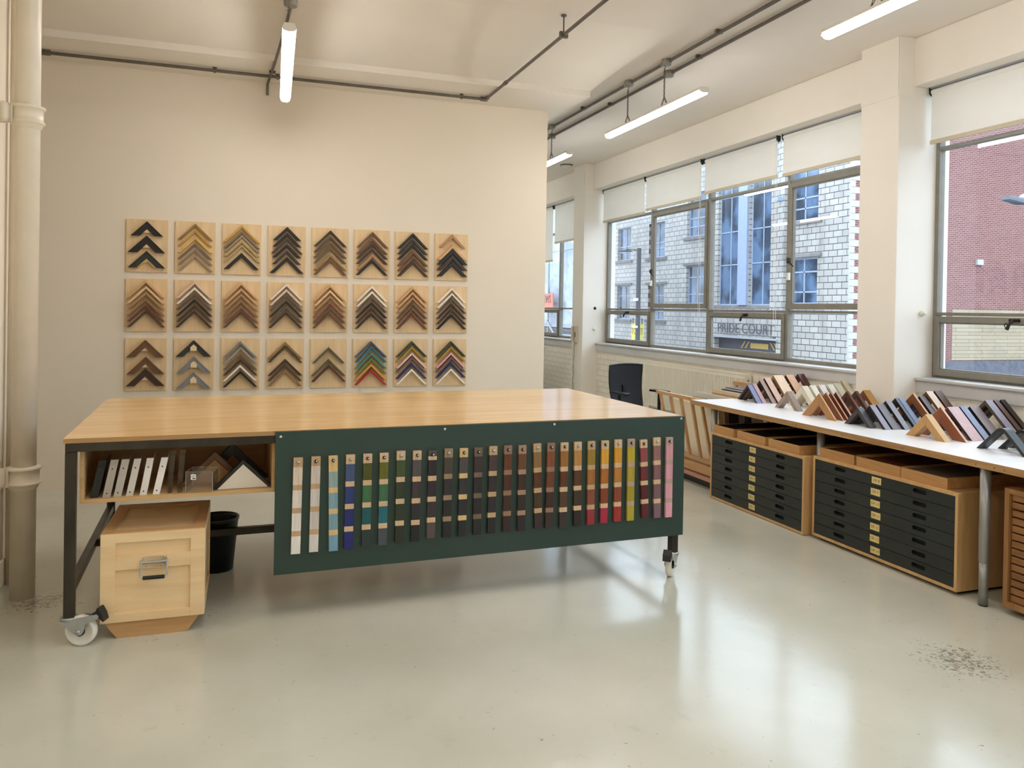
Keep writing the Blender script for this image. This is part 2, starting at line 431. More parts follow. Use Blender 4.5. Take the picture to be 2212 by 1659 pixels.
def window(n, y0, y1, mulls, casements):
    root = sempty('window_%d' % n, (5.0, y0, 1.083))
    f = MB(); X0, X1 = 4.965, 5.02
    z0, z1 = 1.083, 3.3
    ring(f, y0, y1, z0, z1, 0.035, X0, X1)
    ys = [y0 + 0.012] + mulls + [y1 - 0.012]
    for k, m in enumerate(mulls):
        w = 0.026 if k % 2 else 0.018
        f.box(X0 - 0.008, X1, m - w, m + w, z0 + 0.03, z1 - 0.03)
    for k in range(len(ys) - 1):
        f.box(X0, X1, ys[k] + 0.012, ys[k + 1] - 0.012, 1.548, 1.572)
        f.box(X0, X1, ys[k] + 0.012, ys[k + 1] - 0.012, 2.785, 2.813)
    f.build('window_frame', steel_grey, root, bevel=0.003)
    for (k, row) in casements:
        a, b_ = ys[k] + 0.02, ys[k + 1] - 0.02
        zz = (1.585, 2.78) if row == 'up' else (1.10, 1.542)
        c = MB(); ring(c, a, b_, zz[0], zz[1], 0.045, X0 - 0.022, X0 + 0.018); ring(c, a + 0.04, b_ - 0.04, zz[0] + 0.04, zz[1] - 0.04, 0.014, X0 - 0.01, X0 + 0.022)
        co = c.build('casement', steel_grey, root, bevel=0.003)
        h = MB()
        if row == 'up':
            yy = b_ - 0.03 if k == 3 or k == 1 and False else b_ - 0.03
            h.box(X0 - 0.05, X0 - 0.02, yy - 0.012, yy + 0.012, 2.02, 2.07)
            h.tube([(X0 - 0.05, yy, 2.05), (X0 - 0.075, yy - 0.03, 2.045), (X0 - 0.07, yy - 0.07, 2.015), (X0 - 0.062, yy - 0.10, 1.985)], 0.007, 8)
            h.build('handle', dark_iron, co)
            MB().box(X0 - 0.045, X0 - 0.02, yy - 0.012, yy + 0.016, 1.86, 1.93).build('lock', pm('white_lock', (225, 222, 212), 0.4), co)
        else:
            yy = (a + b_) / 2 - 0.05
            h.box(X0 - 0.04, X0 - 0.02, yy - 0.035, yy + 0.035, 1.512, 1.532)
            h.tube([(X0 - 0.04, yy, 1.52), (X0 - 0.07, yy + 0.005, 1.50), (X0 - 0.075, yy + 0.02, 1.46)], [0.010, 0.010, 0.013], 8)
            for t in range(9):
                a1, a2 = math.pi * 2 * t / 8, math.pi * 2 * (t + 1) / 8
                h.tube([(X0 - 0.05, yy + 0.045 + 0.012 * math.cos(a1), 1.488 + 0.015 * math.sin(a1)), (X0 - 0.05, yy + 0.045 + 0.012 * math.cos(a2), 1.488 + 0.015 * math.sin(a2))], 0.003, 6)
            h.build('handle', dark_iron, co)
    MB().box(4.992, 4.996, y0 + 0.02, y1 - 0.02, z0 + 0.02, z1 - 0.02).build('glass_pane', glass, root)

window(1, 5.0, 10.25, [6.30, 7.65, 8.95], [(0, 'up'), (2, 'up'), (1, 'low'), (3, 'low')])
window(2, -0.6, 4.62, [0.7, 2.0, 3.35], [(3, 'low'), (1, 'low'), (2, 'up')])
window(3, 10.62, 17.0, [11.98, 13.35, 14.7], [(1, 'low'), (2, 'up')])
window(4, -4.0, -0.95, [-2.5], [])

# roller blinds
def cloth_mat():
    m = bpy.data.materials.new('blind_cloth'); m.use_nodes = True
    n = m.node_tree.nodes; L = m.node_tree.links; n.clear()
    o = n.new('ShaderNodeOutputMaterial'); mx = n.new('ShaderNodeMixShader'); mx.inputs[0].default_value = 0.22
    d = n.new('ShaderNodeBsdfDiffuse'); t = n.new('ShaderNodeBsdfTranslucent')
    no = n.new('ShaderNodeTexNoise'); no.inputs['Scale'].default_value = 3; r = n.new('ShaderNodeValToRGB')
    r.color_ramp.elements[0].color = lin((240, 240, 236)) + (1,); r.color_ramp.elements[1].color = lin((247, 247, 244)) + (1,)
    L.new(no.outputs['Fac'], r.inputs[0]); L.new(r.outputs[0], d.inputs[0]); L.new(r.outputs[0], t.inputs[0])
    L.new(d.outputs[0], mx.inputs[1]); L.new(t.outputs[0], mx.inputs[2]); L.new(mx.outputs[0], o.inputs[0])
    return m
blind_cloth = cloth_mat()
bar_mat = pm('blind_hem', (200, 190, 168), 0.6)
tube_mat = pm('blind_tube_grey', (150, 152, 155), 0.4, metal=0.3)
cord_mat = pm('white_cord', (235, 232, 225), 0.6)
BL = [(8.99, 10.215, 2.785, 'far left blind of the main window, beside the far pillar', 0),
      (7.69, 8.975, 2.815, 'blind second from the far pillar on the main window', 1),
      (6.37, 7.635, 2.85, 'blind third from the far pillar on the main window', 1),
      (5.02, 6.30, 2.845, 'blind on the main window touching the near pillar', 1),
      (3.30, 4.60, 2.83, 'blind on the window at the right edge of the photo', 0),
      (1.95, 3.25, 2.83, None, 0),
      (10.85, 12.03, 2.62, 'short blind on the far window, next to the far pillar', 0),
      (12.10, 13.35, 2.335, 'longer blind on the far window, by the partition edge', 0)]
for (a, b_, zb, lab, cd) in BL:
    t = thing('roller_blind', (4.88, (a + b_) / 2, zb), 'cream roller ' + (lab or 'blind on the near window beyond the frame'), 'blind', 'cream roller blinds')
    MB().box(4.877, 4.879, a + 0.012, b_ - 0.012, zb + 0.02, 3.225).build('cloth', blind_cloth, t)
    MB().tube([(4.888, a + 0.01, 3.215), (4.888, b_ - 0.01, 3.215)], 0.02, 16).build('roller_tube', blind_cloth, t)
    MB().box(4.865, 4.905, a + 0.004, b_ - 0.004, 3.238, 3.25).build('head_rail', tube_mat, t)
    MB().box(4.870, 4.886, a + 0.006, b_ - 0.006, zb - 0.006, zb + 0.026).build('bottom_bar', bar_mat, t, bevel=0.004)
    for yy in (a, b_ - 0.008):
        MB().prism([(4.86, yy, 3.25), (4.91, yy, 3.25), (4.905, yy, 3.20), (4.885, yy, 3.185), (4.865, yy, 3.2)], (0, 0.008, 0)).build('bracket', dark_iron, t)
    if cd:
        yc = a + 0.01
        MB().tube([(4.862, yc, 3.2), (4.860, yc, 2.3), (4.86, yc - 0.012, 1.42), (4.858, yc - 0.03, 1.36), (4.86, yc - 0.045, 1.42), (4.86, yc - 0.03, 2.3), (4.862, yc - 0.02, 3.2)], 0.0018, 6).build('cord', cord_mat, t)

# ---------------------------------------------------------------- outside: street, buildings
struct(MB().box(5.4, 60, -40, 90, -4.3, -4.2).build('ground', pm('asphalt', (120, 120, 122), 0.8, var=0.15, scale=1)))
XF, YC = 22.0, 24.29
tile = brick_mat('white_glazed_block', (182, 176, 168), (164, 159, 154), (72, 70, 70), 0.5, 0.252, 'YZ', msize=0.016, rough=0.35, bump=0.3, stain=0.55, stain_rgb=(112, 107, 103))
redbrick = brick_mat('red_brick', (122, 80, 76), (106, 68, 65), (170, 136, 132), 0.235, 0.078, 'XZ', msize=0.009, rough=0.85, bump=0.3, stain=0.2, stain_rgb=(120, 70, 66))
creambrick = brick_mat('cream_brick', (166, 152, 128), (156, 142, 118), (122, 112, 96), 1.4, 0.15, 'XZ', msize=0.012, rough=0.8)
stone = pm('weathered_stone', (128, 122, 120), 0.85, var=0.2, scale=3)
pale_frame = pm('pale_blue_window_frame', (156, 168, 188), 0.5)
def pane_mat(name, rgb, rgb2):
    m, n, L, b = _base(name)
    g = n.new('ShaderNodeTexCoord'); no = n.new('ShaderNodeTexNoise'); no.inputs['Scale'].default_value = 0.8; no.inputs['Detail'].default_value = 3
    L.new(g.outputs['Object'], no.inputs['Vector']); r = n.new('ShaderNodeValToRGB'); r.color_ramp.elements[0].position = 0.42; r.color_ramp.elements[1].position = 0.58
    r.color_ramp.elements[0].color = lin(rgb) + (1,); r.color_ramp.elements[1].color = lin(rgb2) + (1,)
    L.new(no.outputs['Fac'], r.inputs[0]); L.new(r.outputs[0], b.inputs['Base Color']); b.inputs['Roughness'].default_value = 0.08
    b.inputs['Specular IOR Level'].default_value = 0.8
    return m
pane = pane_mat('street_window_glass', (42, 54, 70), (92, 116, 146))
bldg = thing('office_building', (XF, YC, -4.2), 'white glazed block building with blue windows and brick side across the street', 'building')
holes = []
def hole(y0, y1, z0, z1): holes.append((y0, y1, z0, z1)); return holes[-1]
W_ = [hole(42.2, 43.9, 4.55, 6.5), hole(42.2, 43.9, 1.0, 3.02), hole(38.25, 40.0, 4.52, 6.45), hole(38.25, 40.0, 1.03, 2.97),
      hole(34.24, 35.97, 5.38, 7.6), hole(34.24, 35.97, 1.92, 3.88), hole(26.13, 27.4 + 0.6, 5.38, 7.6), hole(26.13, 28.0, 1.92, 3.82)]
BIG = [hole(31.38, 33.15, 1.87, 10.2), hole(28.95, 30.65, 1.87, 10.2)]
ENT = hole(28.3, 33.3, -4.1, 0.36)
def holed(y0, y1, z0, z1, hs, x, depth):
    mb = MB(); ys = sorted({y0, y1} | {h[0] for h in hs} | {h[1] for h in hs}); zs = sorted({z0, z1} | {h[2] for h in hs} | {h[3] for h in hs})
    for i in range(len(ys) - 1):
        for j in range(len(zs) - 1):
            a, b_ = (ys[i] + ys[i + 1]) / 2, (zs[j] + zs[j + 1]) / 2
            if not any(h[0] < a < h[1] and h[2] < b_ < h[3] for h in hs):
                mb.add([(x, ys[i], zs[j]), (x, ys[i + 1], zs[j]), (x, ys[i + 1], zs[j + 1]), (x, ys[i], zs[j + 1])], [(0, 3, 2, 1)])
    for h in hs:
        a, b_, c, d = h
        for q in (((a, c), (b_, c)), ((b_, c), (b_, d)), ((b_, d), (a, d)), ((a, d), (a, c))):
            (p, r), (s_, t) = q
            mb.add([(x, p, r), (x, s_, t), (x + depth, s_, t), (x + depth, p, r)], [(0, 1, 2, 3)])
    return mb
holed(YC, 47.0, -4.2, 11.5, holes, XF, 0.25).build('block_wall', tile, bldg)
MB().box(XF + 0.3, XF + 12, YC + 0.02, 47.0, -4.2, 11.5).build('inner_mass', stone, bldg)
MB().box(XF + 0.004, 46.0, YC, YC + 0.3, -4.2, 11.5).build('brick_wall', redbrick, bldg)
mb = MB()
for k in range(62):
    z = -4.2 + 0.252 * k
    w = 0.42 if k % 2 else 0.16
    mb.box(XF - 0.012, XF + w, YC - 0.012, YC + 0.1, z + 0.008, z + 0.246)
mb.build('quoin', pm('white_quoin', (184, 182, 178), 0.4), bldg)
MB().box(27.1, 46, YC - 0.03, YC, -0.25, 1.80).build('cream_panel', creambrick, bldg)
MB().box(22.6, 46, YC - 0.05, YC, -4.2, -0.28).build('plinth', pm('dark_plinth', (92, 94, 104), 0.8, var=0.2), bldg)
MB().box(28.3, 28.62, YC - 0.1, YC, 3.62, 3.84).build('vent', pm('white_vent', (176, 178, 182), 0.5), bldg)
def street_window(h, n_v, zs, bars=0.06):
    a, b_, c, d = h
    f = MB(); x0, x1 = XF + 0.14, XF + 0.20
    ring(f, a, b_, c, d, bars, x0, x1)
    for k in range(1, n_v):
        y = a + (b_ - a) * k / n_v; f.box(x0, x1, y - bars / 2, y + bars / 2, c + bars, d - bars)
    for z in zs:
        f.box(x0, x1, a + bars, b_ - bars, z - bars / 2, z + bars / 2)
    o = f.build('window', pale_frame, bldg)
    MB().box(x0 + 0.03, x0 + 0.04, a + 0.01, b_ - 0.01, c + 0.01, d - 0.01).build('pane', pane, o)
for h in W_:
    street_window(h, 2, [h[2] + (h[3] - h[2]) * 0.42 if h[2] > 4 else h[2] + (h[3] - h[2]) * 0.70, h[2] + 0.5])
    MB().box(XF - 0.1, XF + 0.12, h[0] - 0.25, h[1] + 0.25, h[2] - 0.17, h[2] - 0.02).build('sill', stone, bldg)
    if h[2] < 4:
        MB().box(XF - 0.1, XF + 0.1, h[0] - 0.25, h[1] + 0.25, h[3] + 0.03, h[3] + 0.16).build('lintel', stone, bldg)
for h in BIG:
    street_window(h, 2, [3.78, 5.34, 7.0, 8.6], 0.05)
MB().box(XF - 0.05, XF + 0.2, 28.7, 33.4, 1.72, 1.86).build('sill', stone, bldg)
MB().box(XF - 0.12, XF + 0.16, 30.68, 31.36, 1.87, 10.3).build('mullion_pier', pm('pale_pier', (150, 162, 186), 0.5), bldg)
MB().box(XF - 0.22, XF - 0.001, 27.95, 28.35, -4.1, 10.5).build('pilaster', tile, bldg)
MB().box(XF - 0.16, XF - 0.001, 28.40, 28.9, 0.5, 10.5).build('pilaster', tile, bldg)
MB().box(XF - 0.3, XF + 0.1, 28.2, 33.4, 0.34, 0.42).build('canopy', pm('canopy_edge', (164, 164, 168), 0.5), bldg)
mb = MB()
mb.box(XF + 0.25, XF + 0.28, 28.3, 33.3, -4.1, 0.34)
mb.build('entrance_shutter', pm('dark_entrance', (84, 84, 92), 0.7, var=0.15), bldg)
yel = pm('yellow_chevron_paint', (206, 170, 96), 0.6)
mb = MB()
for (y, s_) in ((31.2, 1), (30.9, 1), (29.1, -1), (29.35, -1), (28.85, -1)):
    mb.prism([(XF + 0.24, y, 0.2), (XF + 0.24, y - 0.1, 0.2), (XF + 0.24, y - 0.1 - 0.0 + s_ * 0.28, -0.12), (XF + 0.24, y + s_ * 0.28, -0.12)], (-0.01, 0, 0))
mb.box(XF + 0.23, XF + 0.24, 29.45, 30.75, -0.1, 0.14)
mb.build('painted_sign', yel, bldg)
mb = MB()
add_text(mb, 'PRIDE COURT', 0.66, lambda a, b_, c: Vector((XF - 0.175 - c, 30.68 - a, 0.77 + b_)), 1.02, 0.012)
mb.build('sign_letters', pm('grey_sign_letters', (84, 82, 92), 0.5), bldg)
MB().box(XF - 0.45, XF - 0.2, 28.1, 28.25, 6.3, 6.45).box(XF - 0.3, XF, 28.15, 28.2, 6.45, 6.5).build('floodlight', pm('floodlight_blue', (150, 170, 200), 0.4), bldg)
# street lamp and to-let board
lamp = thing('street_lamp', (14.0, 26.2, -4.2), 'dark street lamp post with an arm, in front of the white building', 'street lamp')
dk = pm('dark_lamp_paint', (52, 54, 62), 0.5)
MB().tube([(14, 26.2, -4.2), (14, 26.2, 1.0), (14, 26.2, 2.2), (14, 26.2, 3.85)], [0.10, 0.09, 0.085, 0.085], 10).build('pole', dk, lamp)
MB().tube([(14, 26.2, 3.78), (14, 26.9, 3.86), (14, 27.2, 3.88)], 0.03, 8).build('arm', dk, lamp)
MB().lathe((14, 27.35, 3.82), [(0.0, 0.10), (0.12, 0.06), (0.3, 0.0), (0.3, -0.02), (0.0, -0.03)], 16).build('lantern', dk, lamp)
MB().tube([(13.9, 26.2, 1.9), (13.9, 26.2, 2.0)], 0.1, 8).tube([(13.9, 26.2, 0.9), (13.9, 26.2, 0.98)], 0.1, 8).build('clamp', pm('pale_clamp', (200, 202, 210), 0.4), lamp)
lamp2 = thing('street_lamp', (15.6, 12.0, -4.2), 'street lamp head in front of the red brick wall at the right edge', 'street lamp')
MB().tube([(15.6, 12.0, -4.2), (15.6, 12, 3.9)], 0.08, 8).build('pole', dk, lamp2)
MB().prism([(14.75, 11.9, 3.93), (15.2, 11.86, 3.86), (15.6, 11.86, 3.9), (15.6, 12.14, 3.9), (15.2, 12.14, 3.86), (14.75, 12.1, 3.93)], (0, 0, 0.06)).build('lantern', pm('slate_lantern', (88, 98, 112), 0.4), lamp2)
MB().lathe((15.25, 12, 3.96), [(0.0, 0.12), (0.07, 0.08), (0.09, 0.0)], 12).build('sensor_cap', pm('pale_cap', (200, 206, 214), 0.4), lamp2)
tl = thing('to_let_board', (14.2, 26.5, -0.6), 'yellow TO LET board behind the street lamp post', 'sign')
MB().box(14.19, 14.21, 26.15, 27.05, -0.55, 1.05).build('board', pm('yellow_board', (196, 184, 60), 0.5), tl)
mb = MB(); add_text(mb, 'TO LET', 0.34, lambda a, b_, c: Vector((14.185 - c, 26.60 - a, 0.75 + b_)), 0.80, 0.003)
mb.build('lettering', pm('brown_lettering', (110, 70, 30), 0.5), tl)
MB().box(14.182, 14.19, 26.19, 27.01, 0.25, 0.45).build('blue_band', pm('blue_band', (130, 140, 180), 0.5), tl)
mb = MB()
for z in (0.08, -0.08, -0.24): mb.box(14.182, 14.19, 26.24, 26.96, z - 0.02, z + 0.03)
mb.build('small_print', pm('ochre_print', (170, 136, 60), 0.5), tl)
MB().tube([(14.2, 26.95, 1.0), (14.2, 26.95, 1.25)], 0.02, 6).tube([(14.2, 26.25, 1.0), (14.2, 26.25, 1.25)], 0.02, 6).tube([(14.22, 26.4, -4.2), (14.22, 26.4, -0.5)], 0.04, 6).build('post', dk, tl)
# sheeted scaffold seen through the far window
sc = thing('scaffold', (14.0, 36.0, -4.2), 'scaffold wrapped in white plastic sheeting, seen through the far window', 'scaffold')
mb = MB(); NY, NZ = 60, 40
vs = []
for i in range(NY + 1):
    for j in range(NZ + 1):
        y = 31.3 + 14 * i / NY; z = 0.75 + 8.5 * j / NZ
        x = 14.0 + 0.10 * math.sin(y * 3.1 + z * 1.7) + 0.07 * math.sin(y * 7.3 - z * 4.1) + 0.05 * math.sin(z * 11 + y * 5) + rnd.uniform(-0.02, 0.02)
        vs.append((x, y, z))
fs = [(i * (NZ + 1) + j, (i + 1) * (NZ + 1) + j, (i + 1) * (NZ + 1) + j + 1, i * (NZ + 1) + j + 1) for i in range(NY) for j in range(NZ)]
mb.add(vs, fs, 0, True)
o = mb.build('plastic_sheet', pm('white_sheeting', (168, 176, 190), 0.35, var=0.1, scale=0.8, bump=0.4, bscale=2), sc)
mb = MB()
for y in [31.5 + 1.6 * k for k in range(9)]: mb.tube([(13.8, y, -4.2), (13.8, y, 9)], 0.04, 6)
for z in (0.4, 0.75, 4.2): mb.tube([(13.75, 31.2, z), (13.75, 45, z)], 0.04, 6)
mb.tube([(13.7, 34.6, 1.0), (13.7, 33.2, 0.1)], 0.05, 6)
mb.build('scaffold_pole', pm('scaffold_steel', (150, 152, 158), 0.4, metal=0.4), sc)
MB().box(14.6, 15.0, 31.2, 45.2, -4.2, 0.75).build('hoarding', pm('grey_hoarding', (140, 142, 156), 0.7, var=0.25, scale=1.5), sc)
MB().box(13.78, 15.0, 31.2, 45.2, 0.55, 0.62).build('walk_board', pm('dark_board', (90, 88, 90), 0.8), sc)
o = MB().box(13.5, 13.55, 33.4, 35.0, 1.42, 2.25).build('banner', pm('orange_banner', (190, 112, 92), 0.6), sc)
mb = MB(); add_text(mb, 'NEWS', 0.50, lambda a, b_, c: Vector((13.49 - c, 34.25 - a, 1.98 + b_)), 0.90, 0.004)
mb.build('banner_lettering', pm('dark_red_lettering', (120, 60, 60), 0.6), o)

# ---------------------------------------------------------------- soil pipe
pipe_paint = pm('cream_gloss_pipe', (216, 206, 186), 0.35, var=0.03, scale=10, bump=0.15, bscale=12)
sp = thing('soil_pipe', (-1.045, 4.72, 0), 'fat cream cast iron drainpipe standing against the left wall', 'pipe')
c = (-1.045, 4.72, 0)
MB().lathe(c, [(0.0, 0.0), (0.0585, 0.0), (0.0585, CZ)], 32).build('pipe', pipe_paint, sp)
for zc in (0.60, 2.47):
    MB().lathe((c[0], c[1], zc), [(0.0585, -0.035), (0.066, -0.025), (0.070, -0.012), (0.078, -0.006), (0.082, 0.0), (0.078, 0.006), (0.073, 0.010), (0.073, 0.066), (0.080, 0.070), (0.083, 0.077), (0.080, 0.084), (0.068, 0.088), (0.0585, 0.09)], 32).prism(
        [(-1.20, 4.70, zc - 0.01), (-1.10, 4.66, zc - 0.01), (-1.10, 4.66, zc + 0.085), (-1.20, 4.70, zc + 0.085)], (0, 0.03, 0)).lathe((-1.135, 4.66, zc - 0.012), [(0.0, 0.0), (0.016, 0.0), (0.022, 0.02), (0.022, 0.08), (0.016, 0.10), (0.0, 0.10)], 12).build('collar', pipe_paint, sp)
tag(MB().lathe((-1.165, 4.98, 0), [(0.0, 0.0), (0.022, 0.0), (0.022, CZ)], 16).build('wall_pipe', pipe_paint), 'thin cream pipe running up the left wall behind the fat one', 'pipe')

# ---------------------------------------------------------------- ceiling conduits
cond = pm('galvanised_conduit', (112, 106, 98), 0.4, metal=0.6, var=0.15, scale=8, stretch=(1, 1, 1))
zt = 3.47
t = thing('conduit', (2.12, 7.0, zt), 'thin grey steel pipe under the ceiling turning a corner above the board display', 'conduit')
MB().tube([(-3.2, 7.0, zt), (2.12, 7.0, zt)], 0.0135, 12).build('long_run', cond, t)
MB().tube([(2.13, 7.0, zt), (2.13, 3.2, zt), (2.13, -3.5, zt)], 0.0135, 12).build('side_run', cond, t)
MB().tube([(2.08, 7.0, zt), (2.145, 7.0, zt)], 0.02, 12).tube([(2.13, 7.01, zt), (2.13, 6.94, zt)], 0.02, 12).tube([(2.13, 6.45, zt), (2.13, 6.40, zt)], 0.018, 12).tube([(-1.47, 7, zt), (-1.40, 7, zt)], 0.022, 12).build('fitting', cond, t)
for (x, y) in ((-0.207, 7.0), (1.90, 7.0), (2.13, 5.15), (0.29, 7.0)):
    mb = MB().tube([(x, y, zt - 0.02), (x, y, CZ if y < 6.64 else 3.495)], 0.006, 8).tube([(x, y, 3.49 if y > 6.64 else 3.6), (x, y, 3.495 if y > 6.64 else CZ)], 0.02, 10)
    mb.tube([(x - 0.008, y, zt), (x + 0.008, y, zt)], 0.02, 10) if y > 6.64 else mb.box(x - 0.03, x + 0.03, y - 0.012, y + 0.012, zt - 0.02, zt + 0.022)
    mb.build('hanger', cond, t)
boxm = pm('galvanised_box', (150, 148, 142), 0.45, metal=0.5, var=0.2, scale=20)
zc = 3.585
for X, lab, boxes, cl in ((3.293, 'ceiling conduit nearer the board display, one of a parallel pair', (8.26, 6.41, 5.75), (7.4, 5.0)),
                      (3.475, 'ceiling conduit nearer the windows, one of a parallel pair', (8.70, 6.02), (7.15, 5.55))):
    t = thing('conduit', (X, 6.0, zc), 'straight grey ' + lab, 'conduit', 'pair of ceiling conduits')
    MB().tube([(X, -3.8, zc), (X, 16.5, zc)], 0.0135, 12).build('run', cond, t)
    for y in boxes:
        MB().lathe((X, y, CZ - 0.05), [(0.0, 0.0), (0.035, 0.0), (0.04, 0.006), (0.04, 0.05)], 20).tube([(X, y - 0.065, zc), (X, y + 0.065, zc)], 0.02, 10).build('junction_box', boxm, t)
    for y in cl:
        MB().box(X - 0.028, X + 0.028, y - 0.012, y + 0.012, zc - 0.004, CZ).build('saddle', cond, t)
t = thing('junction_box', (0.309, 5.56, CZ - 0.05), 'round galvanised ceiling box above the single lamp over the table', 'junction box')
MB().lathe((0.309, 5.56, CZ - 0.05), [(0.0, 0.0), (0.042, 0.0), (0.046, 0.006), (0.046, 0.05)], 20).build('housing', boxm, t)
MB().tube([(0.315, 5.60, zc), (0.30, 5.95, 3.565), (0.25, 6.68, 3.478), (0.22, 7.27, 3.478), (0.22, 7.276, 3.38)], 0.011, 10).box(0.22, 0.27, 6.9, 6.92, 3.476, 3.4945).build('conduit_run', cond, t)

# ---------------------------------------------------------------- tube lights
def emis(name, rgb, s):
    m = bpy.data.materials.new(name); m.use_nodes = True; n = m.node_tree.nodes; L = m.node_tree.links; n.clear()
    o = n.new('ShaderNodeOutputMaterial'); e = n.new('ShaderNodeEmission'); e.inputs[0].default_value = rgb + (1,); e.inputs[1].default_value = s
    L.new(e.outputs[0], o.inputs[0]); return m
lamp_glow = emis('lamp_diffuser_glow', LAMP_COLOR, LAMP_STRENGTH)
lamp_body = pm('white_lamp_body', (232, 226, 216), 0.4)
chain_m = pm('chain_steel', (110, 100, 88), 0.4, metal=0.8)

def chain_mesh(mb, p, q, n):
    p, q = Vector(p), Vector(q)
    for k in range(n):
        a = p.lerp(q, k / n); b_ = p.lerp(q, (k + 1) / n); m = (a + b_) / 2; h = (b_ - a).length * 0.62; d = (b_ - a).normalized()
        s_ = Vector((1, 0, 0)) if k % 2 else Vector((0, 1, 0))
        pts = [m + d * (h * math.cos(t)) + s_ * (0.006 * math.sin(t)) for t in [2 * math.pi * i / 10 for i in range(11)]]
        mb.tube(pts, 0.0026, 5, cap=False)

def tube_light(x0, y0, x1, y1, z, chains, label, zt0=3.55, vee=True, up=0.028):
    t = thing('tube_light', (x0, (y0 + y1) / 2, z), label, 'ceiling light', 'hanging tube lights')
    d = Vector((x1 - x0, y1 - y0, 0)).normalized(); s_ = Vector((d.y, -d.x, 0))
    p, q = Vector((x0, y0, z)), Vector((x1, y1, z)); L_ = (q - p).length
    def sweep(prof, a, b_, mi=0, mb=None):
        mb = mb or MB(); P = [p + d * a + s_ * u + Vector((0, 0, w)) for u, w in prof]
        return mb.prism(P, d * (b_ - a), mi)
    arc = [(0.036, 0.004), (0.036, -0.010), (0.029, -0.024), (0.014, -0.031), (-0.014, -0.031), (-0.029, -0.024), (-0.036, -0.010), (-0.036, 0.004)]
    sweep(arc, 0.014, L_ - 0.014).build('diffuser', lamp_glow, t)
    sweep([(-0.041, 0.004), (0.041, 0.004), (0.030, up), (-0.030, up)], 0.0, L_).build('housing', lamp_body, t)
    cap = [(0.040, 0.004), (0.039, -0.004), (0.028, -0.012), (0.012, -0.016), (-0.012, -0.016), (-0.028, -0.012), (-0.039, -0.004), (-0.040, 0.004)]
    for (a, b_) in ((0, 0.014), (L_ - 0.014, L_)):
        sweep(cap, a, b_).build('end_cap', lamp_body, t)
    for (cy, ztop) in chains:
        mb = MB(); cx = x0 + (x1 - x0) * (cy - y0) / (y1 - y0)
        if vee:
            chain_mesh(mb, (cx, cy, ztop), (cx, cy, z + 0.10), 12)
            chain_mesh(mb, (cx, cy, z + 0.10), (cx, cy - 0.05, z + up), 3); chain_mesh(mb, (cx, cy, z + 0.10), (cx, cy + 0.05, z + up), 3)
        else:
            chain_mesh(mb, (cx, cy, ztop), (cx, cy, z + up), 10)
        mb.tube([(cx, cy, ztop + 0.03), (cx + 0.008, cy, ztop + 0.015), (cx, cy, ztop), (cx - 0.006, cy, ztop + 0.006)], 0.003, 6)
        mb.build('chain', chain_m, t)

tube_light(0.335, 6.61, 0.268, 4.93, 3.20, [(5.56, 3.53), (6.1, 3.55)], 'lit tube light hanging alone over the plywood table', vee=False, up=0.035)
tube_light(3.29, 6.81, 3.27, 5.14, 3.20, [(6.41, 3.53), (5.75, 3.53)], 'lit tube light hanging in the middle, between two chains, near the main window')
tube_light(3.30, 9.42, 3.29, 7.74, 3.20, [(9.0, 3.55), (8.26, 3.53)], 'lit tube light furthest away, half hidden by the partition wall edge')
tube_light(3.27, 3.85, 3.26, 2.18, 3.20, [(3.45, 3.55), (2.7, 3.55)], 'lit tube light cut by the top edge at the upper right')
tube_light(0.26, 3.4, 0.25, 1.6, 3.27, [(3.0, 3.58), (2.0, 3.58)], 'added unseen tube light above the viewer')  # extra lamp out of view, added to light the room
tube_light(3.26, 1.0, 3.25, -0.7, 3.20, [(0.6, 3.55), (-0.3, 3.55)], 'added unseen tube light by the near window')  # unseen, added as one more source of room light
tube_light(0.24, -0.2, 0.23, -2.0, 3.27, [(-0.6, 3.58), (-1.6, 3.58)], 'added unseen tube light behind the viewer')  # added behind the camera for room illumination, never in view
tube_light(3.30, 13.4, 3.30, 11.7, 3.20, [(13.0, 3.55), (12.1, 3.55)], 'lit tube light deep in the far room')
tube_light(0.5, 12.5, 0.5, 10.8, 3.20, [(12.0, 3.45), (11.1, 3.45)], 'lit tube light in the far room behind the partition')

# smoke detector
t = thing('smoke_detector', (4.40, 10.5, CZ - 0.05), 'white round smoke detector on the ceiling beside the far pillar', 'smoke detector')
MB().lathe((4.40, 10.45, CZ - 0.06), [(0.0, 0.0), (0.04, 0.0), (0.055, 0.01), (0.075, 0.02), (0.08, 0.035), (0.08, 0.045)], 24).build('head', pm('detector_plastic', (214, 208, 192), 0.5), t)
MB().lathe((4.40, 10.45, CZ - 0.016), [(0.06, 0.0), (0.088, 0.0), (0.088, 0.016)], 24).build('base', pm('dark_base', (92, 86, 76), 0.6), t)

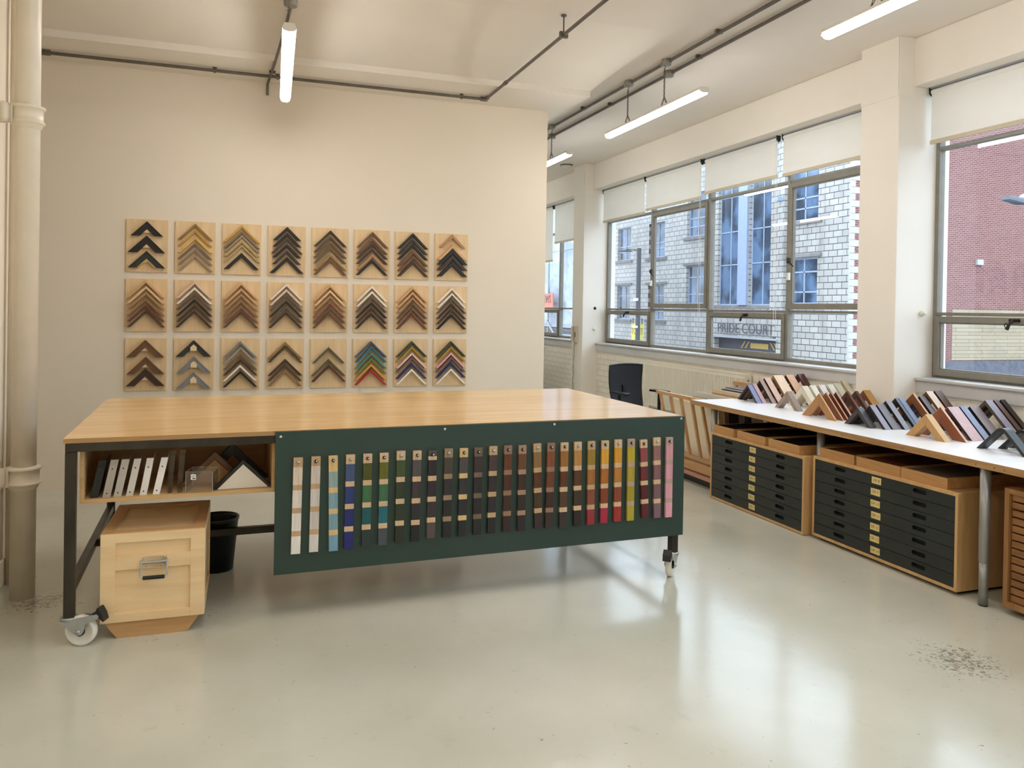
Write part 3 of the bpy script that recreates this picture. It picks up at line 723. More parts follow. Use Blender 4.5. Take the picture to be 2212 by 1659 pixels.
# ---------------------------------------------------------------- plywood work table on casters
ply_top = wood('birch_ply_top', (232, 194, 140), (216, 174, 116), grain='X', rough=0.26, scale=0.7, coat=0.35)
ply_side = wood('birch_ply', (218, 184, 132), (200, 164, 110), grain='X', rough=0.45, scale=0.8)
ply_inner = wood('birch_ply_inner', (206, 170, 118), (186, 148, 98), grain='X', rough=0.5, scale=0.8)
def ply_edge_mat():
    m, n, L, b = _base('plywood_edge')
    t = n.new('ShaderNodeTexCoord'); w = n.new('ShaderNodeTexWave'); w.bands_direction = 'Z'; w.inputs['Scale'].default_value = 60; w.inputs['Distortion'].default_value = 0.6
    L.new(t.outputs['Object'], w.inputs['Vector']); r = n.new('ShaderNodeValToRGB')
    r.color_ramp.elements[0].color = lin((142, 104, 62)) + (1,); r.color_ramp.elements[1].color = lin((184, 146, 96)) + (1,)
    L.new(w.outputs['Color'], r.inputs[0]); L.new(r.outputs[0], b.inputs['Base Color']); b.inputs['Roughness'].default_value = 0.6
    return m
ply_edge = ply_edge_mat()
raw_steel = pm('dark_raw_steel', (66, 61, 54), 0.38, metal=0.75, var=0.35, scale=7, stretch=(1, 1, 0.4))
zinc = pm('zinc_plated_steel', (186, 190, 190), 0.3, metal=0.85, var=0.08, scale=20)
nylon = pm('white_nylon_wheel', (232, 229, 220), 0.4, var=0.02)
blackp = pm('black_plastic', (20, 20, 20), 0.45, var=0.1)
green = pm('dark_green_panel', (40, 61, 54), 0.42, var=0.06, scale=3, spec=0.5)

TO = (-0.729, 3.985, 0.0); TR = math.radians(1.6)
table = thing('work_table', TO, 'long plywood-topped work table on a black steel frame with white casters', 'table', rotz=TR)
def tl_(u, v, z=0.0):
    return Vector((TO[0] + u * math.cos(TR) - v * math.sin(TR), TO[1] + u * math.sin(TR) + v * math.cos(TR), z))
K = dict(parent=table, at='local')
MB().box(0, 3.205, 0, 1.6, 0.9335, 0.935).build('table_top', ply_top, **K)
MB().box(0, 3.205, 0, 1.6, 0.913, 0.9335).build('top_edge', ply_edge, **K)
for (a, b_, c, d, nm) in ((0.006, 3.2, 0.003, 0.043, 'front_rail'), (0.006, 3.2, 1.557, 1.597, 'back_rail'), (0.006, 0.046, 0.045, 1.555, 'side_rail'), (3.16, 3.2, 0.045, 1.555, 'side_rail')):
    MB().box(a, b_, c, d, 0.873, 0.912).build(nm, raw_steel, bevel=0.003, **K)
for (a, b_, c, d, z0) in ((0.008, 0.046, 0.045, 1.555, 0.225), (3.162, 3.2, 0.045, 1.555, 0.225)):
    MB().box(a, b_, c, d, z0, z0 + 0.04).build('lower_rail', raw_steel, bevel=0.003, **K)
MB().box(0.03, 3.165, 0.78, 0.82, 0.224, 0.264).build('cross_rail', raw_steel, bevel=0.003, **K)
LEGS = [(0.0285, 0.0235), (3.177, 0.0235), (0.0285, 1.575), (3.177, 1.575)]
for (u, v) in LEGS:
    MB().box(u - 0.0225, u + 0.0225, v - 0.0225, v + 0.0225, 0.128, 0.872).build('leg', raw_steel, bevel=0.003, **K)
def caster(u, v, ang):
    c = math.cos(ang); s_ = math.sin(ang)
    def T(a, b_, z): return (u + a * c - b_ * s_, v + a * s_ + b_ * c, z)
    def mk(mb, nm, mat, par, bev=0.0):
        mb.v = [Vector(T(p.x, p.y, p.z)) for p in mb.v]
        return mb.build(nm, mat, par, at='local', bevel=bev)
    R, off = 0.068, 0.055
    br = MB().lathe((0, 0, 0.112), [(0, 0), (0.030, 0), (0.036, 0.003), (0.030, 0.008), (0.038, 0.011), (0.036, 0.016), (0, 0.016)], 24)
    br.box(-0.03, 0.10, -0.025, 0.025, 0.108, 0.112)
    for sgn in (-1, 1):
        y = sgn * 0.026
        br.prism([(-0.03, y, 0.112), (0.135, y, 0.150), (0.145, y, 0.142), (0.142, y, 0.13), (0.085, y, 0.102), (0.078, y, 0.07), (0.068, y, 0.055), (0.05, y, 0.052), (0.035, y, 0.062)], (0, 0.003 * sgn, 0))
        br.lathe((off, y + 0.003 * sgn, R), [(0.010, 0.0), (0.010, 0.006 * sgn), (0.0, 0.006 * sgn)], 12, axis='Y')
        br.lathe((0.128, y + 0.003 * sgn, 0.136), [(0.005, 0.0), (0.004, 0.003 * sgn), (0.0, 0.003 * sgn)], 10, axis='Y')
    o = mk(br, 'caster', zinc, table)
    w = MB().lathe((off, 0, R), [(0.0, -0.012), (0.05, -0.010), (0.054, -0.017), (0.062, -0.0175), (R, -0.011), (R, 0.011), (0.062, 0.0175), (0.054, 0.017), (0.05, 0.010), (0.0, 0.012)], 40, axis='Y')
    mk(w, 'wheel', nylon, o)
    h = MB().lathe((off, 0, R), [(0.0, -0.022), (0.022, -0.020), (0.022, 0.020), (0.0, 0.022)], 20, axis='Y')
    mk(h, 'hub', blackp, o)
    b_ = MB().prism([(0.108, -0.024, 0.142), (0.114, -0.024, 0.152), (0.128, -0.024, 0.156), (0.132, -0.024, 0.174), (0.142, -0.024, 0.176), (0.158, -0.024, 0.148), (0.168, -0.024, 0.116), (0.160, -0.024, 0.113), (0.140, -0.024, 0.132)], (0, 0.048, 0))
    mk(b_, 'brake_pedal', blackp, o, 0.004)
caster(*LEGS[0], math.radians(-20)); caster(*LEGS[1], math.radians(-134)); caster(*LEGS[2], math.radians(60)); caster(*LEGS[3], math.radians(150))
# shelf box hung under the top
mb = MB()
mb.box(0.06, 0.915, 0.045, 0.60, 0.628, 0.646)
mb.box(0.06, 0.078, 0.045, 0.60, 0.646, 0.872)
mb.box(0.897, 0.915, 0.045, 0.60, 0.646, 0.872)
mb.box(0.078, 0.897, 0.582, 0.60, 0.646, 0.872)
mb.build('shelf_box', ply_inner, bevel=0.001, **K)
dp = MB().box(0.909, 3.222, -0.012, -0.0005, 0.233, 0.931).build('display_panel', green, bevel=0.001, **K)
for u, z in ((0.933, 0.906), (1.76, 0.912), (2.385, 0.914), (3.198, 0.918)):
    MB().lathe((u, -0.0135, z), [(0.0, -0.002), (0.005, -0.0015), (0.007, 0.0015)], 16, axis='Y').build('screw', zinc, dp, at='local')

# ---- stain sample strips on the green panel
STR = [(1.016, 0.803, 1.009, 0.333), (1.101, 0.804, 1.095, 0.335), (1.184, 0.804, 1.191, 0.331), (1.27, 0.805, 1.264, 0.335), (1.356, 0.805, 1.352, 0.338), (1.439, 0.805, 1.436, 0.338), (1.526, 0.811, 1.522, 0.344), (1.611, 0.808, 1.604, 0.341), (1.693, 0.807, 1.688, 0.351), (1.779, 0.811, 1.773, 0.347), (1.862, 0.809, 1.857, 0.346), (1.942, 0.809, 1.94, 0.347), (2.026, 0.812, 2.02, 0.348), (2.11, 0.812, 2.108, 0.35), (2.193, 0.81, 2.191, 0.347), (2.279, 0.815, 2.292, 0.352), (2.362, 0.815, 2.355, 0.349), (2.443, 0.813, 2.439, 0.344), (2.524, 0.813, 2.527, 0.348), (2.608, 0.813, 2.609, 0.347), (2.694, 0.813, 2.691, 0.349), (2.777, 0.815, 2.777, 0.351), (2.86, 0.815, 2.861, 0.349), (2.94, 0.807, 2.957, 0.358), (3.028, 0.816, 3.037, 0.351), (3.112, 0.814, 3.113, 0.349)]
NAT = (216, 184, 146); NAT2 = (198, 164, 124); NATY = (224, 190, 130); NATB = (150, 116, 92)
STC = [  # wood, four bands, words
 (NAT2, (226, 208, 186), (232, 222, 212), (234, 226, 218), (238, 232, 226), 'white'),
 (NAT2, (214, 200, 188), (214, 206, 200), (208, 200, 194), (220, 214, 208), 'pale grey white'),
 (NATY, (150, 172, 168), (130, 166, 178), (126, 162, 174), (120, 164, 186), 'light blue'),
 (NAT, (68, 84, 124), (40, 56, 120), (28, 38, 110), (30, 34, 112), 'navy blue'),
 (NAT, (76, 78, 16), (64, 112, 68), (20, 88, 92), (44, 54, 56), 'grained olive, green and teal'),
 (NAT, (104, 104, 26), (62, 108, 76), (26, 104, 116), (72, 76, 86), 'smooth olive, green and teal'),
 (NAT, (66, 82, 42), (48, 56, 32), (46, 52, 30), (42, 44, 28), 'dark moss green'),
 (NAT, (84, 76, 76), (64, 52, 56), (40, 38, 42), (26, 26, 28), 'plum grey darkening to black'),
 ((84, 78, 74), (38, 32, 36), (50, 34, 42), (58, 44, 50), (88, 74, 72), 'dark aubergine, grey-footed,'),
 ((156, 132, 104), (74, 64, 54), (46, 40, 40), (32, 30, 30), (26, 25, 24), 'olive-gapped grey brown'),
 (NATY, (80, 74, 72), (48, 46, 48), (38, 38, 40), (30, 30, 30), 'bright-gapped charcoal'),
 ((118, 96, 80), (54, 40, 38), (42, 30, 34), (38, 30, 30), (30, 28, 28), 'muddy-gapped near-black'),
 (NAT2, (74, 54, 52), (50, 38, 42), (40, 36, 38), (30, 28, 32), 'purple brown darkening to black'),
 (NATB, (100, 54, 28), (72, 38, 22), (60, 34, 20), (48, 26, 22), 'rust to dark walnut'),
 ((170, 136, 114), (108, 68, 36), (56, 32, 24), (46, 30, 24), (40, 28, 28), 'chestnut over very dark'),
 (NAT2, (142, 106, 60), (90, 46, 20), (70, 50, 28), (52, 36, 34), 'tan to dark brown tilted'),
 (NATB, (132, 74, 42), (110, 60, 32), (60, 34, 26), (56, 40, 36), 'terracotta brown to espresso'),
 (NAT, (156, 104, 46), (94, 48, 24), (84, 58, 38), (58, 44, 44), 'golden brown to dark umber'),
 (NAT, (184, 134, 72), (88, 50, 24), (64, 44, 26), (42, 24, 24), 'honey over black brown'),
 (NAT2, (158, 126, 40), (166, 106, 46), (136, 74, 48), (150, 44, 52), 'olive gold to crimson'),
 (NAT, (222, 162, 50), (178, 106, 36), (134, 60, 30), (164, 36, 62), 'grained amber to magenta'),
 (NAT, (216, 156, 44), (190, 124, 48), (140, 68, 40), (164, 44, 42), 'smooth amber to red'),
 ((186, 160, 138), (190, 168, 44), (180, 156, 50), (170, 148, 36), (180, 162, 50), 'all mustard yellow'),
 (NAT, (146, 72, 70), (112, 44, 48), (88, 26, 32), (92, 28, 34), 'thick burgundy red'),
 (NAT, (150, 106, 100), (132, 94, 94), (124, 90, 94), (126, 98, 104), 'dusty mauve'),
 ((190, 160, 146), (216, 154, 162), (220, 158, 168), (222, 162, 174), (226, 164, 178), 'pink'),
]
for i, ((u0, z0, u1, z1), row) in enumerate(zip(STR, STC)):
    p0, p1 = tl_(u0, -0.02, z0), tl_(u1, -0.02, z1)
    L_ = (p0 - p1).length; w = 0.0435 / 2; th = 0.016
    z_top_band = 0.046 if i not in (8, 2) else (0.030 if i == 8 else 0.078)
    wm = wood('strip_wood_%d_%d_%d' % row[0], row[0], grain='Z', rough=0.6, scale=2.5)
    mats = [wm] + [wood('strip_stain_%d_%d_%d' % c, c, grain='Z', rough=0.45, scale=2.5, contrast=1.0) for c in row[1:5]]
    if i == 8: mats.append(wood('strip_wood_216_184_146', NAT))
    segs = []; z = L_
    segs.append((z, z - z_top_band, 0)); z -= z_top_band
    if i == 8: segs.append((z, z - 0.020, 5)); z -= 0.020
    bl = (z - 3 * 0.026) / 4
    for k in range(4):
        segs.append((z, z - bl, k + 1)); z -= bl
        if k < 3: segs.append((z, z - 0.026, 5 if i == 8 else 0)); z -= 0.026
    mb = MB()
    for (a, b_, mi) in segs: mb.box(-w, w, -th, 0, max(b_, 0), a, mi)
    t = thing('stain_sample_strip', tuple(p1), '%s stain strip, %s from the left on the green panel' % (row[5], ORD[i]), 'colour sample', 'stain sample strips on the green panel')
    base = tl_(u1, -0.0135, z1); t.location = base
    t.rotation_euler = (0, -math.atan2(u1 - u0, z0 - z1), TR)
    mb.build('strip', mats, t, at='local')
    MB().lathe((0, -th, L_ - 0.022), [(0.0085, 0.001), (0.0085, -0.006), (0.006, -0.010), (0.0, -0.010)], 14, axis='Y').build('knob', blackp if i % 3 else zinc, t, at='local')
    MB().lathe((0.001, -th - 0.0095, L_ - 0.021), [(0.005, 0.0), (0.0045, -0.003), (0.0, -0.0035)], 12, axis='Y').build('pin', zinc, t, at='local')

# ---- shelf contents
def local_thing(name, u, v, z, lab, cat, group=None, rot=0.0):
    return thing(name, tuple(tl_(u, v, z)), lab, cat, group, rotz=TR + rot)
acr = glass_mat('clear_acrylic', (0.975, 0.975, 0.965), 1.0)
FRM = [(0.100, (24, 23, 23), 'black'), (0.150, (176, 168, 158), 'dull silver'), (0.196, (188, 182, 172), 'satin silver'), (0.248, (214, 208, 200), 'bright silver'), (0.306, (226, 220, 212), 'white, slightly grey'), (0.362, (236, 232, 226), 'white')]
hole_m = pm('screw_hole', (50, 46, 42), 0.5)
for k, (u, c, nm) in enumerate(FRM):
    t = local_thing('metal_frame_sample', u, 0.07, 0.646, '%s flat frame sample leaning in the shelf, %s from the left' % (nm, ORD[k]), 'frame sample', 'leaning frame samples in the table shelf')
    ln = 0.034 - 0.004 * (k > 3) + 0.006 * (k == 5)
    wd = 0.033 - 0.003 * (k > 2)
    MB().prism([(0, 0, 0), (wd, 0, 0), (wd + ln, 0, 0.172), (ln, 0, 0.172)], (0, 0.014, 0)).prism([(wd - 0.003, 0.014, 0), (wd, 0.014, 0), (wd + ln, 0.014, 0.172), (wd - 0.003 + ln, 0.014, 0.172)], (0, 0.16, 0)).build('frame', pm('frame_paint_%d' % k, c, 0.35, metal=0.3 if 0 < k < 4 else 0.0, var=0.04), t, at='local')
    for zz in (0.018, 0.13):
        MB().lathe((wd * 0.45 + ln * zz / 0.172, 0, zz), [(0.0035, 0.0), (0.0, -0.0008)], 10, axis='Y').build('screw_hole', hole_m, t, at='local')
for k, u in enumerate((0.425, 0.468)):
    t = local_thing('acrylic_box_frame', u, 0.07, 0.646, ['clear acrylic slab beside the white frame sample', 'clear acrylic slab nearest the small clear cube'][k], 'acrylic sample')
    MB().prism([(0, 0, 0), (0.022, 0, 0), (0.034, 0, 0.178), (0.006, 0, 0.178)], (0, 0.15, 0)).build('slab', acr, t, at='local', bevel=0.001)
t = local_thing('acrylic_cube', 0.505, 0.06, 0.6462, 'clear acrylic cube with a small white label in the shelf', 'acrylic cube', rot=-0.25)
mb = MB()
for (x0, x1, y0, y1) in ((0, 0.125, 0, 0.003), (0, 0.125, 0.117, 0.12), (0, 0.003, 0.003, 0.117), (0.122, 0.125, 0.003, 0.117)): mb.box(x0, x1, y0, y1, 0, 0.10)
mb.build('wall', acr, t, at='local')
mb = MB()
for (x, y) in ((0, 0), (0.1235, 0), (0, 0.1185), (0.1235, 0.1185)): mb.box(x, x + 0.0015, y, y + 0.0015, 0, 0.1)
mb.box(0, 0.125, 0, 0.0015, 0.0985, 0.1).box(0, 0.0015, 0, 0.12, 0.0985, 0.1).box(0.1235, 0.125, 0, 0.12, 0.0985, 0.1).box(0, 0.125, 0.1185, 0.12, 0.0985, 0.1)
mb.build('edge', pm('acrylic_edge', (214, 208, 196), 0.2), t, at='local')
lb = MB().box(0.024, 0.048, -0.001, -0.0003, 0.062, 0.088).build('label', pm('label_white', (236, 232, 226), 0.6), t, at='local')
MB().box(0.032, 0.045, -0.0015, -0.001, 0.066, 0.071).box(0.027, 0.045, -0.0015, -0.001, 0.080, 0.0815).box(0.027, 0.042, -0.0015, -0.001, 0.076, 0.0772).build('print', pm('label_print', (60, 56, 54), 0.6), lb, at='local')
def corner_poly(hw, vt, foot=0.0):
    return [(0, hw), (hw, 0), (hw - vt, 0), (0, hw - vt), (-(hw - vt), 0), (-hw, 0)]
def shelf_corner(u, v, hw, vt, d, mat, lab, extra=None, lean=0.0):
    t = local_thing('frame_corner', u, v, 0.6462, lab, 'frame corner', rot=lean)
    mb = MB(); P = corner_poly(hw, vt)
    mb.prism([(x, 0, z) for x, z in (P[0], P[1], P[2], P[3])], (0, d, 0)).prism([(x, 0, z) for x, z in (P[0], P[3], P[4], P[5])], (0, d, 0))
    mb.build('moulding', mat, t, at='local', bevel=0.0015)
    if extra: extra(t)
    return t
walnut = wood('walnut', (112, 74, 46), grain='X', rough=0.4, scale=2)
ebony = wood('ebonised', (34, 29, 26), grain='X', rough=0.4, scale=2)
oakl = wood('light_oak', (200, 156, 100), grain='X', rough=0.5, scale=2)
def inner_wood(t):
    MB().prism([(0, 0.01, 0.125), (0.125, 0.01, 0.0), (-0.125, 0.01, 0)], (0, 0.012, 0)).build('slip', wood('tan_slip', (176, 130, 82), grain='X', scale=2), t, at='local')
shelf_corner(0.635, 0.20, 0.165, 0.035, 0.05, walnut, 'brown frame corner with a tan slip inside, behind the acrylic cube', inner_wood)
shelf_corner(0.72, 0.30, 0.185, 0.06, 0.04, ebony, 'dark frame corner furthest back in the shelf', None)
def inner_white(t):
    MB().prism([(0, -0.002, 0.118), (0.118, -0.002, 0.002), (-0.118, -0.002, 0.002)], (0, 0.02, 0)).build('mount', pm('white_mount', (222, 214, 196), 0.5), t, at='local')
shelf_corner(0.765, 0.08, 0.141, 0.026, 0.045, ebony, 'black frame corner filled with a white triangle in the shelf', inner_white)

# ---- plywood crate
crw = wood('crate_birch', (238, 212, 166), (224, 192, 144), grain='X', rough=0.5, scale=0.7)
crd = wood('crate_edge', (200, 160, 110), (180, 138, 90), grain='X', rough=0.55, scale=0.9)
crate = thing('wooden_crate', tuple(tl_(0.151, 0.03)), 'pale plywood crate with a metal flip handle under the table', 'crate', rotz=TR - math.radians(2.2))
K2 = dict(parent=crate, at='local')
Wc, Dc, z0, z1 = 0.444, 0.555, 0.076, 0.484
MB().box(0.008, Wc - 0.008, 0.008, Dc - 0.008, z0, z1 - 0.008).build('body', crw, **K2)
def panel_frame(mb, P, w_, h_, st, rails, t_):
    """P(a, b, c): a across, b up, c out"""
    def bx(a0, a1, b0, b1):
        q = [P(a0, b0, 0), P(a1, b0, 0), P(a1, b1, 0), P(a0, b1, 0)]; mb.prism(q, P(0, 0, t_) - P(0, 0, 0))
    bx(0, st, 0, h_); bx(w_ - st, w_, 0, h_)
    for (b0, b1) in rails: bx(st, w_ - st, b0, b1)
mb = MB(); panel_frame(mb, lambda a, b_, c: Vector((a, 0.008 - c, z0 + b_)), Wc, z1 - z0, 0.062, [(0, 0.038), (0.240, 0.305), (0.366, z1 - z0)], 0.014)
mb.build('front_frame', crw, bevel=0.001, **K2)
mb = MB(); panel_frame(mb, lambda a, b_, c: Vector((Wc - 0.008 + c, 0.0 + a, z0 + b_)), Dc, z1 - z0, 0.055, [(0, 0.04), (0.366, z1 - z0)], 0.010)
mb.build('side_frame', crw, bevel=0.001, **K2)
mb = MB(); panel_frame(mb, lambda a, b_, c: Vector((0.008 - c, 0.0 + a, z0 + b_)), Dc, z1 - z0, 0.055, [(0, 0.04), (0.366, z1 - z0)], 0.010)
mb.build('side_frame', crw, bevel=0.001, **K2)
mb = MB(); panel_frame(mb, lambda a, b_, c: Vector((a, b_, z1 - 0.008 + c)), Wc, Dc, 0.05, [(0, 0.05), (Dc - 0.05, Dc)], 0.012)
mb.build('lid_frame', crd, bevel=0.001, **K2)
for y in (0.004, Dc - 0.024):
    MB().prism([(0.02, y, z0), (Wc - 0.02, y, z0), (Wc - 0.035, y, 0.055), (Wc - 0.075, y, 0.0), (0.07, y, 0.0), (0.03, y, 0.055)], (0, 0.02, 0)).build('skid', crd, **K2)
mb = MB().box(0.172, 0.280, -0.006, -0.002, 0.318, 0.372)
hp = mb.build('handle_plate', zinc, bevel=0.001, **K2)
MB().tube([(0.168, -0.010, 0.345), (0.284, -0.010, 0.345)], 0.006, 10).box(0.168, 0.180, -0.014, -0.004, 0.338, 0.356).box(0.272, 0.284, -0.014, -0.004, 0.338, 0.356).build('hinge', zinc, hp, at='local')
MB().tube([(0.172, -0.012, 0.345), (0.170, -0.022, 0.30), (0.170, -0.025, 0.288), (0.176, -0.026, 0.278), (0.276, -0.026, 0.278), (0.282, -0.025, 0.288), (0.282, -0.022, 0.30), (0.280, -0.012, 0.345)], 0.004, 8).build('bail', zinc, hp, at='local')
MB().tube([(0.180, -0.026, 0.278), (0.272, -0.026, 0.278)], 0.009, 12).build('grip', blackp, hp, at='local')
for (a, b_) in ((0.180, 0.365), (0.270, 0.365), (0.196, 0.326), (0.258, 0.326)):
    MB().lathe((a, -0.006, b_), [(0.006, 0), (0.004, -0.003), (0, -0.003)], 10, axis='Y').build('screw', zinc, hp, at='local')

# ---- waste bin
bin_ = local_thing('waste_bin', 0.655, 0.92, 0.0, 'black round plastic bin behind the crate', 'bin')
MB().lathe((0, 0, 0), [(0, 0.0), (0.092, 0.0), (0.118, 0.285), (0.124, 0.29), (0.124, 0.305), (0.117, 0.305), (0.112, 0.285), (0.088, 0.01), (0, 0.01)], 32).build('tub', pm('dark_green_black_plastic', (22, 32, 30), 0.35), bin_, at='local')

# ---------------------------------------------------------------- moulding display boards on the partition
DW, DH = 0.32, 0.441
XS = [-0.887 + 0.3756 * k for k in range(8)]
ZT = [2.244, 1.747, 1.248]
ROWN = ['top', 'middle', 'bottom']
brd_w = wood('board_birch', (232, 204, 160), (218, 186, 138), grain='Z', rough=0.5, scale=1.2)
C = dict(blk=((30, 26, 24), 'black'), char=((50, 50, 46), 'charcoal'), agold=((150, 118, 66), 'antique gold'), gold=((196, 156, 70), 'gold'), bgold=((220, 184, 96), 'bright gold'),
         pew=((128, 108, 88), 'pewter'), silv=((150, 132, 112), 'warm silver'), taupe=((168, 148, 122), 'taupe silver'), pgold=((182, 160, 112), 'pale gold'), bkb=((58, 44, 36), 'black brown'),
         brz=((104, 82, 56), 'bronze'), dbrz=((86, 66, 46), 'dark bronze'), brn=((112, 78, 52), 'brown'), dbr=((70, 48, 36), 'dark brown'), tan=((178, 136, 92), 'tan'), nat=((216, 172, 122), 'natural beech'),
         pale=((232, 200, 152), 'pale maple'), oak=((150, 112, 74), 'brown oak'), mah=((118, 64, 44), 'red mahogany'), wal=((84, 58, 44), 'walnut'), wht=((240, 232, 218), 'white'), pwh=((226, 204, 190), 'pinkish white'),
         gbr=((98, 82, 74), 'grey brown'), gry=((134, 134, 134), 'grey'), lgr=((156, 154, 152), 'light grey'), rose=((146, 92, 72), 'rose brown'), gbrz=((150, 118, 72), 'golden bronze'), ggr=((88, 86, 66), 'grey green'),
         ogr=((92, 96, 60), 'olive green'), dred=((96, 40, 34), 'dark red'), blu=((70, 88, 118), 'slate blue'), teal=((44, 112, 134), 'teal'), tgr=((66, 134, 112), 'sea green'), lim=((116, 124, 62), 'leaf green'),
         orgy=((222, 164, 66), 'orange yellow'), red=((176, 42, 46), 'red'), dgr=((54, 66, 48), 'dark green'), mus=((168, 140, 48), 'mustard'), pnk=((234, 178, 178), 'pink'), ppk=((238, 204, 188), 'pale pink'), mau=((124, 90, 88), 'mauve'), nav=((44, 46, 100), 'navy'))
r2v = [.03, .14, .25, .37, .48, .59]
def six(cols, v=r2v, hw=.45, vt=.050, d=.045): return [(a, hw, vt, c, d) for a, c in zip(v, cols)]
BO = [
 [[(.04, .38, .15, 'blk', .03), (.31, .44, .16, 'blk', .03), (.60, .44, .15, 'char', .03)],
  six(['agold', 'gold', 'bgold', 'pew', 'silv', 'taupe'], [.04, .16, .29, .41, .52, .64], .43, .055, .025),
  [(.03, .47, .055, 'gold', .025), (.14, .47, .06, 'pew', .025), (.22, .46, .05, 'taupe', .022), (.30, .47, .075, 'pgold', .025), (.41, .47, .05, 'pgold', .025), (.57, .45, .09, 'blk', .03)],
  [(.02, .37, .075, 'blk', .03), (.14, .38, .075, 'blk', .03), (.25, .42, .06, 'dbr', .03), (.36, .38, .075, 'blk', .03), (.49, .38, .07, 'bkb', .03), (.62, .45, .085, 'blk', .03)],
  six(['bkb', 'dbrz', 'brz', 'brz', 'gbrz', 'brn'], [.05, .17, .28, .39, .53, .63], .45, .06, .03),
  six(['brn', 'brn', 'dbr', 'dbr', 'tan', 'blk'], [.04, .17, .27, .38, .50, .61], .45, .065, .03),
  six(['blk', 'char', 'blk', 'brn', 'brn', 'dbr'], [.03, .15, .26, .39, .50, .61], .45, .07, .035),
  [(.02, .39, .075, 'tan', .03), (.24, .45, .075, 'nat', .035), (.33, .46, .10, 'blk', .04), (.45, .46, .10, 'bkb', .04), (.59, .45, .10, 'blk', .04)]],
 [six(['nat', 'pale', 'tan', 'oak', 'mah', 'wal']), six(['pwh', 'wht', 'gbr', 'blk', 'dbr', 'bkb']), six(['nat', 'nat', 'tan', 'oak', 'rose', 'wal']), six(['wht', 'pwh', 'gbr', 'blk', 'gbr', 'bkb']),
  six(['nat', 'pale', 'tan', 'rose', 'brn', 'brn']), six(['wht', 'wht', 'gbr', 'blk', 'dbr', 'bkb']), six(['nat', 'nat', 'tan', 'brn', 'brn', 'mah']), six(['wht', 'wht', 'gbr', 'bkb', 'dbr', 'blk'])],
 [[(.03, .45, .14, 'brn', .04), (.35, .45, .13, 'brn', .04), (.57, .46, .15, 'dbr', .04)],
  [(.03, .44, .13, 'char', .04), (.35, .43, .13, 'gry', .04), (.65, .43, .13, 'gry', .04)],
  six(['gry', 'lgr', 'pew', 'dbr', 'wht', 'blk'], [.05, .16, .29, .40, .51, .63], .44, .05, .04),
  [(.06, .46, .06, 'gbrz', .03), (.14, .46, .05, 'dbrz', .03), (.40, .46, .06, 'dbr', .035), (.51, .46, .055, 'dbrz', .03), (.62, .45, .055, 'gbrz', .03)],
  [(.17, .44, .045, 'ggr', .045), (.41, .47, .045, 'ogr', .045), (.53, .47, .045, 'dred', .045)],
  six(['blu', 'teal', 'tgr', 'lim', 'orgy', 'red'], [.04, .15, .28, .39, .51, .62], .455, .05),
  six(['dgr', 'mus', 'ppk', 'mau', 'nav', 'wht'], [.04, .15, .28, .37, .50, .62], .455, .05),
  six(['dgr', 'mus', 'pnk', 'mau', 'nav', 'wht'], [.04, .15, .28, .37, .49, .62], .455, .05)]]
COLN = ['leftmost', 'second', 'third', 'fourth', 'fifth', 'sixth', 'seventh', 'rightmost']
FACE = 7.292
